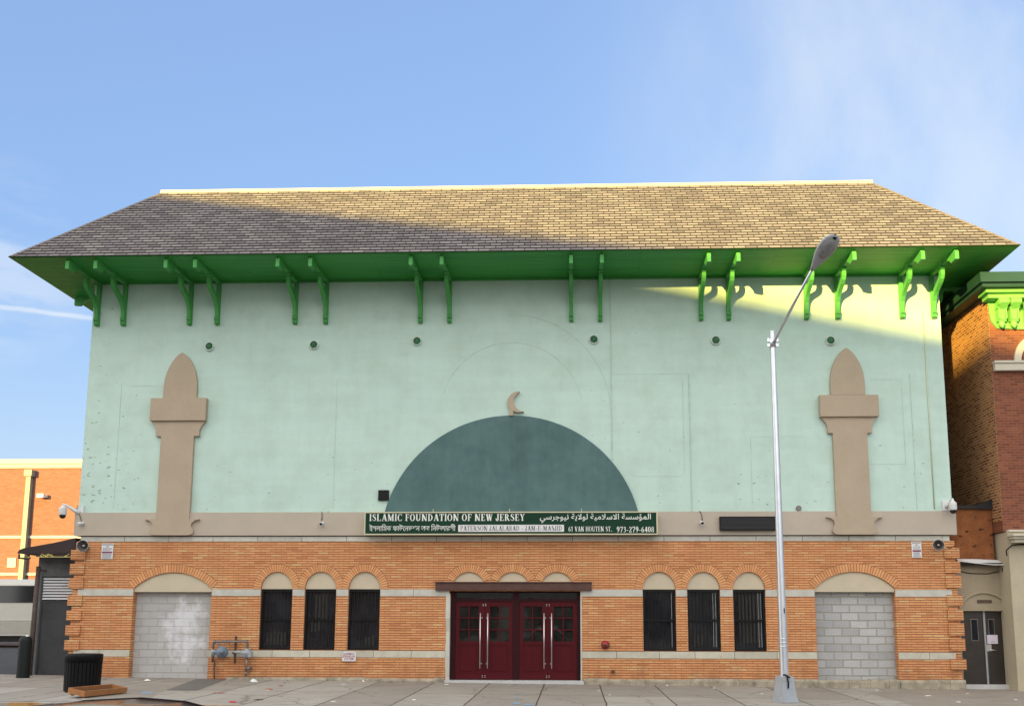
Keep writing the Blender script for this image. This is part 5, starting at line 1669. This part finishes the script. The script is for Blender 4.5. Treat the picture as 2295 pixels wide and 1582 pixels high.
# ================================================================== LEFT ANNEX
ya = 0.62
xA, xB = at(76, 1400, ya)[0], -W - 0.0
AN = thing('metal_annex', 'dark grey metal-clad lean-to with louvre and steel door under the maroon awning', 'annex', ((xA + xB) / 2, ya, 0.1))
zt = at(120, 1236, ya)[1]
MB().box(xA, xB, ya, 5.0, -0.3, zt).build('annex_wall', M['shedup'], AN)
zl1, zl0 = at(120, 1294, ya)[1], at(120, 1345, ya)[1]
xd0, xd1 = at(86, 1430, ya)[0], xB - 0.02
zd0 = at(120, 1511, ya)[1]
d = MB().box(xd0 + .05, xd1, ya - 0.03, ya, zd0, zl0 - .04).build('annex_door', M['shed'], AN)
f = MB(); f.box(xd0, xd0 + .05, ya - .05, ya, zd0, zl1 + .04); f.box(xd0 + .05, xd1, ya - .05, ya, zl0 - .04, zl0); f.box(xd0 + .05, xd1, ya - .05, ya, zl1, zl1 + .04)
f.build('annex_door_frame', M['shed'], AN)
MB().box(xd0 + .05, xd1, ya - .012, ya, zl0, zl1).build('louvre_back', M['dark'], AN)
mb = MB()
for k in range(8):
    z = zl0 + (zl1 - zl0) * (k + .5) / 8
    mb.prism([(ya - .05, z - .016), (ya - .056, z + .016), (ya - .013, z + .036), (ya - .013, z + .024)], xd0 + .05, xd1, lambda y, zz, t: (t, y, zz))
mb.build('louvre', M['slat'], AN)
# sloping awning roof
AW = thing('awning', 'dark maroon sloping awning with yellow scrawl along its valance above the metal annex', 'awning', ((xA + xB) / 2, 0.1, zt))
yf = -0.05
P = lambda u, v: at(u, v, yf)
prof = [P(171, 1205), P(120, 1216), P(75, 1224), P(52, 1228), P(43, 1232), P(38, 1239.5), P(60, 1241), P(171, 1239)]
prof[0] = (-W + 0.0, prof[0][1]); prof[-1] = (-W + 0.0, prof[-1][1])
plate('awning_roof', [prof], yf, 1.0, M['awning'], AW)
a, b_ = P(60, 1240), P(168, 1247.5)
MB().box(a[0] + 0.25, -W - 0.1, yf + .02, yf + .05, b_[1], a[1] - .005).build('awning_valance', M['awning'], AW)
mb = MB(); zz0 = b_[1]
mb.box(a[0], -W - .1, yf + .005, yf + .02, zz0 - .008, zz0 + .008)
rn = random.Random(2)
for u0_px, u1_px in ((92, 119), (146, 154)):
    u = u0_px
    while u < u1_px:
        p = at(u, 1240 + rn.uniform(1, 6), yf); w = rn.uniform(.02, .045)
        mb.obox((p[0], yf + .012, p[1]), (w * .7, 0, w * rn.uniform(-.6, .6)), (0, .006, 0), (0.004, 0, .010)); u += 2.3
mb.build('yellow_scrawl', M['yellow'], AW)
mb = MB(); c1 = P(40, 1241); c2 = P(40, 1250)
mb.box(c1[0], c1[0] + .04, yf + .02, yf + .06, c2[1], c1[1]); mb.box(c1[0], xA + .1, yf + .02, yf + .06, c2[1] - .02, c2[1] + .02); mb.box(c1[0], c1[0] + .04, yf + .5, yf + .54, c2[1], c1[1]); mb.box(c1[0], c1[0] + .03, yf + .06, yf + .5, c2[1] - .02, c2[1] + .02)
mb.build('awning_frame', M['post'], AW)

# ================================================================== FAR LEFT: BRICK BLOCK AND COACH
yb = 40.0
B2 = thing('brick_warehouse', 'long orange brick building in full sunlight with cream parapet and yellow downpipe', 'building', (-34, yb, 0))
xR, xL = -14.0, -75.0
zT = at(90, 1030, yb)[1]
MB().box(xL, xR, yb, yb + 25, -0.5, zT - .25).build('warehouse_wall', M['farbrick'], B2)
mb = MB(); mb.box(xL - .2, xR + .2, yb - .22, yb + 25.2, zT - .3, zT + .02); mb.box(xL - .1, xR + .1, yb - .12, yb + 25.1, zT - .52, zT - .3); mb.box(xL - .05, xR + .05, yb - .07, yb + 1, at(90, 1049, yb)[1], at(90, 1046, yb)[1])
for v in (1203, 1286): zz = at(90, v, yb)[1]; mb.box(xL - .05, xR + .05, yb - .06, yb + 1, zz - .09, zz + .09)
mb.build('parapet_trim', M['fartrim'], B2)
a, b_ = at(18, 1250, yb), at(35, 1271, yb); MB().box(a[0], b_[0], yb - .05, yb, b_[1], a[1]).build('wall_panel', M['cream'], B2)
mb = MB(); p = at(64, 1056, yb - .3); q_ = at(49, 1292, yb - .3); xx = (p[0] + q_[0]) / 2
mb.box(xx - .16, xx + .16, yb - .38, yb - .04, q_[1] - 2, p[1]); mb.box(xx - .27, xx + .27, yb - .5, yb - .02, p[1] - .35, p[1] + .1)
mb.build('downpipe', M['downpipe'], B2)
p = at(91, 1111, yb - .4); mb = MB(); mb.box(p[0] - .2, p[0] + .25, yb - .55, yb - .2, p[1] - .12, p[1] + .14); mb.box(p[0] + .1, p[0] + .3, yb - .3, yb, p[1] - .08, p[1] + .08); mb.build('wall_light', M['white'], B2)
p = at(84, 1028, yb + 3); mb = MB(); mb.tube((p[0], yb + 3, zT - .5), (p[0], yb + 3, zT + .5), .03, seg=6); mb.build('roof_antenna', M['iron'], B2)

yc = 18.0
xe = at(76, 1400, yc)[0]
bg2 = gz(xe, yc) - .05
CO = thing('coach_bus', 'cream coach with dark window band parked before the orange brick building', 'bus', (xe - 6, yc, bg2))
zr = at(30, 1297, yc)[1]; wz1 = at(30, 1312, yc)[1]; wz0 = at(30, 1350, yc)[1]; lz = at(30, 1385, yc)[1]; zb = at(30, 1424, yc)[1]
x0, x1 = xe - 12, xe
mb = MB(); prof = [(yc, zb), (yc, zr - .28), (yc + .10, zr - .1), (yc + .35, zr), (yc + 2.15, zr), (yc + 2.4, zr - .1), (yc + 2.5, zr - .28), (yc + 2.5, zb)]
mb.prism(prof, x0, x1, lambda y, z, t: (t, y, z)); mb.build('coach_body', M['bus'], CO)
MB().box(x0 + .4, x1 - .04, yc - .015, yc, wz0, wz1).build('window_band', M['busglass'], CO)
mb = MB()
for k in range(7): z = zb + .12 + k * (lz - zb - .15) / 7; mb.box(x0 + .2, x1 - .03, yc - .03, yc, z, z + .045)
mb.build('side_slats', M['horn'], CO)
for k, xx in enumerate((x0 + 2.4, x1 - 3.2)):
    w = MB(); w.lathe((xx, yc + .3, bg2 + .48), (0, -1, 0), [(0, 0), (0, .48), (.3, .48), (.33, .44), (.33, .3)], 24); wo_ = w.build('wheel', M['tyre'], CO)
    w = MB(); w.lathe((xx, yc + .3, bg2 + .48), (0, -1, 0), [(.31, .3), (.28, .12), (.34, .1), (.34, 0)], 20); w.build('wheel_rim', M['steel'], wo_)
MB().box(x0 + .1, x1 - .1, yc + .1, yc + 2.4, bg2 + .3, zb).build('undercarriage', M['tyre'], CO)

# ================================================================== RIGHT: LINK AND BRICK BUILDING
yl = 0.30
XS = at(2231, 950, -0.25)[0]                           # side plane of the right-hand building
LK = thing('link_entrance', 'narrow tan stucco entrance with dark double doors squeezed between the hall and the brick building', 'building', ((W + XS) / 2, yl, -0.1))
zfl = at(2190, 1262, yl)[1]
dl_, dr__ = at(2156, 1450, yl)[0], at(2266, 1450, yl)[0]
zdt = at(2205, 1366, yl)[1]; zdb = at(2205, 1533, yl)[1]
xr_ = XS + 0.05
xr_ = max(xr_, dr__ + .06)
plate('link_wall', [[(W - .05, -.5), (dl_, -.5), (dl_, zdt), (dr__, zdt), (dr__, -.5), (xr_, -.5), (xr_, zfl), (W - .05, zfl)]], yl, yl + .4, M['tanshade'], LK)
MB().box(W - .05, xr_, yl + .41, yl + 3.5, -.5, zfl - .02).build('link_core', M['dark'], LK)
zr0 = at(2190, 1136, yl)[1]
MB().box(W - .05, XS - .01, yl + .06, yl + 3.2, zfl + .004, zr0).build('rust_wall', M['rustwall'], LK)
cxl = (dl_ + dr__) / 2; hwl = (dr__ - dl_) / 2
zat = at(2205, 1325, yl)[1]
o1 = arc(cxl, zdt, hwl + .03, zat - zdt + .03, 0, 180, 24); i1 = arc(cxl, zdt, hwl - .05, zat - zdt - .05, 180, 0, 24)
plate('door_arch', [o1 + i1], yl - .05, yl, M['tanshade'], LK)
MB().box(cxl - hwl - .04, cxl + hwl + .04, yl - .05, yl, zdt - .03, zdt).build('door_head', M['tanshade'], LK)
p = at(2206, 1347, yl); MB().box(p[0] - .19, p[0] + .19, yl - .02, yl, p[1] - .04, p[1] + .04).build('name_plate', M['rustpipe'], LK)
for s_, (a, b_) in ((1, (dl_, cxl + .02)), (-1, (cxl + .02, dr__))):
    d = MB().box(a + .004, b_ - .004, yl + .06, yl + .11, zdb, zdt - .032).build('link_door', M['bronze'], LK)
    u0_, u1_ = ((2178, 2194) if s_ > 0 else (2217, 2231))
    p, q_ = at(u0_, 1388, yl), at(u1_, 1434, yl)
    f = MB(); f.box(p[0] - .018, q_[0] + .018, yl + .045, yl + .06, q_[1] - .018, p[1] + .018); f.build('lite_frame', M['iron'], d)
    MB().box(p[0], q_[0], yl + .038, yl + .046, q_[1], p[1]).build('door_lite', M['busglass'], d)
    if s_ > 0:
        MB().box(b_ - .045, b_ + .005, yl + .03, yl + .06, zdb, zdt - .04).build('astragal', M['greypaint'], d)
    else:
        p = at(2226, 1457, yl)
        mb = MB(); mb.box(p[0] - .16, p[0] - .02, yl + .045, yl + .06, p[1] - .02, p[1] + .16); mb.tube((p[0] - .08, yl + .02, p[1] + .01), (p[0] + .07, yl + .02, p[1] + .01), .016, seg=8); mb.tube((p[0] - .08, yl + .06, p[1] + .01), (p[0] - .08, yl + .02, p[1] + .01), .016, seg=8)
        mb.build('door_lever', M['steel'], d)
MB().box(dl_ - .02, dr__ + .1, yl - .12, yl + .3, zdb - .3, zdb).build('link_step', M['concretepale'], LK)
p, q_ = at(2213, 1422, yl), at(2238, 1442, yl)
nt = thing('paper_notice', 'pale paper notice taped to the dark right-hand door of the tan entrance', 'notice', ((p[0] + q_[0]) / 2, yl + .03, q_[1]))
MB().box(p[0], q_[0], yl + .034, yl + .0375, q_[1], p[1]).build('paper_sheet', M['paper'], nt)
MB().box(p[0] + .1, q_[0] - .08, yl + .032, yl + .034, q_[1] + .045, q_[1] + .06).build('printed_line', M['inkgrey'], nt)
# white flap of roofing
fl = MB()
pts = [(2143, 1252), (2180, 1252), (2230, 1254), (2268, 1258), (2277, 1261)]; pt2 = [(2147, 1257), (2180, 1261), (2230, 1266), (2262, 1266), (2277, 1261)]
ya2 = -0.02
T3 = [Vector((at(u, v, ya2 + .35)[0], ya2 + .35, at(u, v, ya2 + .35)[1])) for u, v in pts]; B3 = [Vector((at(u, v, ya2)[0], ya2, at(u, v, ya2)[1])) for u, v in pt2]
fl.add(T3 + B3, [(i, i + 1, 6 + i, 5 + i) for i in range(4)]); dn = Vector((0, 0.02, -.012))
fl.add([p + dn for p in T3 + B3], [(5 + i, 6 + i, i + 1, i) for i in range(4)])
tag(fl.build('white_roof_flap', M['signwhite'], None, T3[2]), 'torn white sheet folded along the small roof edge over the tan entrance', 'roof sheet')
mb = MB(); mb.box(W + .02, XS + .05, ya2 + .06, yl + .08, zfl - .05, zfl + .0); mb.build('flap_edge', M['tar'], LK)
p = at(2256, 1277, 0.05)
wl_ = thing('wall_lamp', 'small black wall lamp under the white roof flap beside the tan entrance', 'lamp', (p[0], .1, p[1]))
mb = MB(); mb.lathe((p[0], .05, p[1]), (-.3, -1, -.25), [(-.14, .0), (-.13, .09), (-.03, .115), (0, .115), (0, .095)], 20); mb.box(p[0] - .03, p[0] + .03, .05, yl, p[1] - .03, p[1] + .03); mb.build('lamp_housing', M['black'], wl_)
mb = MB(); mb.lathe((p[0], .05, p[1]), (-.3, -1, -.25), [(-.01, .095), (-.02, 0)], 18); mb.build('lamp_glass', M['lens'], wl_)
mb = MB(); q_ = at(2150, 1282, yl - .02); mb.path([(q_[0], yl - .02, q_[1] + .03), (q_[0] + .3, yl - .02, q_[1] - .03), (q_[0] + .75, yl - .02, q_[1] - .04), (p[0] - .1, yl - .03, p[1] - .02)], .011, 6); mb.build('lamp_cable', M['black'], wl_)

yr = -0.25
RBD = thing('brick_building', 'dark red brick building with lime green bracketed cornice above a tan ground floor', 'building', (XS + 3, yr, -.1))
XE = XS + 14
zc0 = at(2260, 1192, yr)[1]
zct = at(2260, 640, yr)[1]
MB().box(XS + .006, XE, yr, 18, zc0 + .02, zct + .4).build('front_wall', M['redbrick'], RBD)
MB().box(XS - .0, XS + .0055, yr, 18, zc0 + .3, zct + .4).build('side_wall', M['sidebrick'], RBD)
xt = at(2268, 1400, yr)[0]
MB().box(xt, XE, yr - .12, 17, -.5, zc0).build('ground_floor', M['tan'], RBD)
mb = MB(); xa = at(2255, 1190, yr)[0]
mb.box(xa, XE, yr - .16, yr + .2, zc0, zc0 + .05)
mb.build('shop_band', M['cream'], RBD)
mb = MB(); a = at(2266, 1195, yr - .4)[0]
for k, (dy, z0, z1) in enumerate(((.42, .16, .21), (.34, .09, .16), (.26, .0, .09))):
    mb.box(a + .05 * k, XE, yr - .12 - dy, yr - .12, zc0 - .30 + z0, zc0 - .30 + z1)
mb.build('shop_cornice', M['cream'], RBD)
mb = MB(); q_ = at(2256, 1245, yr - .16)
mb.path([(XE, yr - .2, zc0 - .34), (a + .3, yr - .2, zc0 - .34), (a + .08, yr - .2, zc0 - .37), (q_[0], yr - .16, zc0 - .5), (q_[0] + .01, yr - .16, q_[1])], .018, 6); mb.build('black_cable', M['black'], RBD)
# stone sill course and arch
z1, z0 = at(2260, 811, yr)[1], at(2260, 832, yr)[1]; mb = MB(); xs_ = at(2229, 820, yr - .1)[0]
mb.box(xs_, XE, yr - .13, yr + .1, z0, z1 - .06); mb.box(xs_ - .02, XE, yr - .17, yr + .1, z1 - .06, z1); mb.build('sill_course', M['cream'], RBD)
pc = at(2325, 806, yr); ra = pc[0] - at(2271, 800, yr)[0]
plate('stone_arch', [arc(pc[0], z1, ra, ra * 1.15, 0, 180, 20) + arc(pc[0], z1, ra * .72, ra * .8, 180, 0, 20)], yr - .07, yr, M['cream'], RBD)
# cornice
yk = yr - .55
ztop = at(2270, 610, yk - .2)[1]; zg = at(2270, 632, yk - .2)[1]; zh = at(2260, 652, yk)[1]
mb = MB(); xk = XS - .35
mb.box(xk - .12, XE, yk - .25, 18, zg, ztop); mb.box(xk - .04, XE, yk - .15, 18, zg - .1, zg)
mb.build('cornice_gutter', M['teal'], RBD)
mb = MB()
mb.box(xk + .12, XE, yk + .02, yr, zh - .02, zg - .1); mb.box(xk + .22, XE, yk + .15, yr, zh - .14, zh - .02)
zlo = at(2262, 735, yr)[1]
plate('cornice_frieze', [[(XS + .0, zh - .14), (XE, zh - .14), (XE, zlo + .06), (XS + 1.2, zlo + .06), (XS + .9, zlo - .06), (XS + .2, zlo - .02), (XS + .05, zlo + .2)]], yr - .06, yr, M['lime'], RBD)
mb.build('cornice_moulding', M['lime'], RBD)
for u in (2248, 2275, 2310, 2345):
    xx = at(u, 690, yr - .3)[0]; hw_ = .115
    mb = MB(); fn = lambda y_, z_, t_: (t_, y_, z_)
    zt1, zt0 = zh - .145, zlo - .02
    H = zt1 - zt0
    prof = [(yr - .06, zt1), (yr - .42, zt1), (yr - .46, zt1 - H * .08), (yr - .45, zt1 - H * .18), (yr - .36, zt1 - H * .27), (yr - .26, zt1 - H * .36), (yr - .22, zt1 - H * .6), (yr - .24, zt1 - H * .72), (yr - .2, zt1 - H * .8), (yr - .06, zt1 - H * .8)]
    mb.prism(prof, xx - hw_, xx + hw_, fn)
    for s_ in (-1, 1):
        mb.lathe((xx + s_ * hw_, yr - .36, zt1 - H * .12), (s_, 0, 0), [(-.01, .1), (.018, .1), (.022, .075), (.01, .06), (.01, .045), (.026, .03), (.03, 0)], 16)
        mb.box(xx + s_ * hw_ * .8 - .02, xx + s_ * hw_ * .8 + .02, yr - .28, yr - .06, zt1 - H * .72, zt1 - H * .3)
    mb.box(xx - hw_ - .02, xx + hw_ + .02, yr - .3, yr - .06, zt1 - H * .33, zt1 - H * .29)
    mb.lathe((xx, yr - .16, zt1 - H * .9), (0, -.4, -1), [(-.12, .05), (-.05, .09), (.02, .085), (.08, .05), (.12, .0)], 14)
    mb.build('scroll_bracket', M['lime'], RBD)
# tar flashing where the link roof meets the side wall
mb = MB()
mb.prism([(W - .05, zr0 - .03), (XS + .02, zr0 - .06), (XS + .02, zr0 + .22), (XS - .35, zr0 + .05), (W - .05, zr0 + .03)], yl - .02, yl + 3.2, lambda x_, z_, t_: (x_, t_, z_))
mb.build('roof_upstand', M['tar'], LK)

# ================================================================== ACROSS THE STREET (out of frame; shades the hall, seen in the glass)
ACR = thing('brown_brick_block', 'tall brown brick block across the street behind the viewer', 'building', (-27, -32, 0))
ez = Vector((0.226, -0.974, 0)); exv = Vector((-0.974, -0.226, 0))
Hc = 19.05
base = Vector((-27, -32, 0))
c = [base, base + exv * 30, base + exv * 30 + ez * 70, base + ez * 70]
mb = MB(); mb.add([p + Vector((0, 0, -.5)) for p in c] + [p + Vector((0, 0, Hc)) for p in c], [(0, 1, 5, 4), (1, 2, 6, 5), (2, 3, 7, 6), (3, 0, 4, 7), (4, 5, 6, 7)])
mb.build('block_wall', M['acrossbrick'], ACR)
mb = MB()
for fl_ in range(5):
    for k in range(8):
        cc = base + exv * (2.2 + 3.3 * k) + Vector((0, 0, 2.4 + 3.5 * fl_)) - ez * 0.02
        mb.obox(cc, exv * .65, ez * .03, Vector((0, 0, 1.0)))
    for k in range(10):
        cc = base + ez * (3 + 6.2 * k) + Vector((0, 0, 2.4 + 3.5 * fl_)) - exv * 0.02
        mb.obox(cc, ez * .65, exv * .03, Vector((0, 0, 1.0)))
mb.build('block_windows', M['busglass'], ACR)
LOW = thing('low_shop_row', 'low pale shop row across the street behind the viewer', 'building', (10, -36, 0))
MB().box(-8, 40, -50, -36, -.3, 5.2).build('shop_wall', M['tan'], LOW)
mb = MB()
for k in range(8): mb.box(-7 + 5.8 * k, -3 + 5.8 * k, -36, -35.96, .6, 3.0)
mb.build('shop_windows', M['busglass'], LOW)
MB().box(-8.1, 40.1, -36.15, -35.8, 4.9, 5.5).build('shop_parapet', M['cream'], LOW)

# ================================================================== PARKED CAR (only the crown of its roof shows)
yc = -24.15
rp = at(318, 1563, yc + .39)
CAR = thing('parked_car', 'brownish parked car nearest the viewer, only the crown of its roof showing', 'car', (rp[0], yc, road_z(rp[0], yc)))
gz_ = road_z(rp[0], yc); ztop = rp[1]; cx0 = rp[0]
rp = (rp[0], rp[1] + .013); ztop = rp[1]
ff = [(-2.1, .55), (-2.15, .75), (-2.0, .95), (-1.25, 1.02), (-.62, ztop - gz_ - .12), (-.40, ztop - gz_ - .05), (-.18, ztop - gz_ - .009), (0.0, ztop - gz_), (.14, ztop - gz_ - .010), (.30, ztop - gz_ - .05), (.62, ztop - gz_ - .14), (1.15, 1.0), (2.0, .88), (2.15, .65), (2.1, .4), (-2.05, .4)]
mb = MB()
secs = [(-.80, .90, .02), (-.74, .98, .0), (-.45, 1.0, 0), (0, 1.0, 0), (.45, 1.0, 0), (.74, .98, 0), (.80, .90, .02)]
vv = []
for dy, k, sh in secs:
    crown = 0.045 * (dy / .8) ** 2
    for x_, z_ in ff:
        zz = z_ if z_ < 1.03 else z_ - crown - (0.06 if abs(dy) > .7 else 0)
        vv.append((cx0 + x_ * (1 if z_ < 1.03 else k), yc + dy * (1.08 if z_ < 1.03 else .86), gz_ + zz))
n_ = len(ff)
fc = [(i * n_ + j, i * n_ + (j + 1) % n_, (i + 1) * n_ + (j + 1) % n_, (i + 1) * n_ + j) for i in range(len(secs) - 1) for j in range(n_)]
mb.add(vv, fc, True); mb.add(vv[:n_], [tuple(range(n_))]); mb.add(vv[-n_:], [tuple(range(n_))])
mb.build('car_body', M['carpaint'], CAR)
for s_ in (-1, 1):
    mb = MB(); yy = yc + s_ * .82
    mb.prism([(cx0 - 1.1, gz_ + 1.03), (cx0 + 1.0, gz_ + 1.02), (cx0 + .5, ztop - .16), (cx0 - .5, ztop - .15)], yy - .02, yy + .02, lambda x_, z_, t_: (x_, t_, z_)); mb.build('side_window', M['busglass'], CAR)
    mb = MB(); mb.path([(cx0 + x_, yc + s_ * .387, z_) for x_, z_ in ((-.40, ztop - .063), (-.18, ztop - .022), (.0, ztop - .013), (.14, ztop - .023), (.30, ztop - .063), (.62, ztop - .153))], .0025, 6); mb.build('roof_rail', M['black'], CAR)
    for xx in (-1.35, 1.35):
        w = MB(); w.lathe((cx0 + xx, yc + s_ * .68, gz_ + .32), (0, s_, 0), [(0, 0), (0, .32), (.18, .32), (.2, .28), (.19, .2)], 22); wh = w.build('wheel', M['tyre'], CAR)
        w = MB(); w.lathe((cx0 + xx, yc + s_ * .68, gz_ + .32), (0, s_, 0), [(.17, .2), (.19, .1), (.2, 0)], 16); w.build('wheel_rim', M['steel'], wh)

# ================================================================== LITTER
def scrap(u, v, w, h, mat, lab, flat=False, seed=0):
    x, y_ = on_ground(u, v); rn = random.Random(seed)
    mb = MB(); n_ = 9; g = gz(x, y_) + .005
    top = Vector((x + rn.uniform(-.01, .01), y_, g + h))
    ring = [Vector((x + w * (.6 + .5 * rn.random()) * math.cos(2 * math.pi * k / n_), y_ + w * .7 * (.6 + .5 * rn.random()) * math.sin(2 * math.pi * k / n_), g + (rn.random() * h * .3))) for k in range(n_)]
    mid = [p.lerp(top, .5) + Vector((0, 0, h * rn.uniform(.0, .45))) for p in ring]
    mb.add(ring + mid + [top], [(k, (k + 1) % n_, n_ + (k + 1) % n_, n_ + k) for k in range(n_)] + [(n_ + k, n_ + (k + 1) % n_, 2 * n_) for k in range(n_)])
    o = mb.build('litter_scrap', mat, None, (x, y_, g)); tag(o, lab, 'litter', 'litter on the pavement')


scrap(568, 1528.5, .12, .09, M['litter'], 'crumpled white bag on the pavement below the gas pipes', seed=1)
scrap(522, 1573.5, .10, .03, M['litterred'], 'red scrap lying near the kerb left of the doors', seed=2)
scrap(580, 1567.5, .13, .012, M['litterdark'], 'dark flat scrap on the pavement right of the red scrap', seed=3)
scrap(332, 1526, .11, .05, M['litter'], 'pale lump against the foot of the whitewashed doorway', seed=4)
scrap(770, 1533, .10, .012, M['litter'], 'thin pale paper lying on the pavement under the third window', seed=5)
scrap(814, 1527.5, .035, .05, M['litter'], 'tiny white cup at the wall foot left of the doors', seed=6)
scrap(600, 1546.5, .07, .01, M['litter'], 'white triangle of paper beside the red paint smear', seed=7)
scrap(747, 1572, .07, .01, M['litter'], 'white paper strip near the kerb below the third window', seed=8)
scrap(928, 1568.5, .07, .02, M['litter'], 'white wrapper near the kerb left of the door step', seed=9)
scrap(1001, 1534, .07, .02, M['litter'], 'white scrap right at the left end of the door step', seed=10)
scrap(1343, 1548, .045, .01, M['litter'], 'small white scrap on the pavement just right of the doors', seed=11)
scrap(1366, 1557, .04, .01, M['litter'], 'small white scrap midway across the pavement below the fire connection', seed=12)
scrap(1495, 1536.5, .04, .03, M['litter'], 'white crumb at the wall foot below the fourth window', seed=13)
scrap(1600, 1542, .05, .015, M['litter'], 'pale crumb on the pavement below the fifth window', seed=14)
scrap(1707, 1554.5, .06, .01, M['litter'], 'pale scrap on the pavement left of the lamp base', seed=15)
scrap(1966, 1546, .08, .01, M['litter'], 'white scrap on the pavement below the right grey block doorway', seed=16)
scrap(2080, 1559, .10, .015, M['litter'], 'large white wrapper on the pavement in front of the right corner', seed=17)
scrap(2149, 1573, .07, .015, M['litter'], 'white wrapper near the kerb in front of the tan entrance', seed=18)
scrap(2276, 1568, .05, .015, M['litter'], 'white scrap at the far right of the pavement', seed=19)
scrap(2167, 1554, .06, .01, M['litter'], 'small pale scrap on the pavement just before the dark double doors', seed=20)
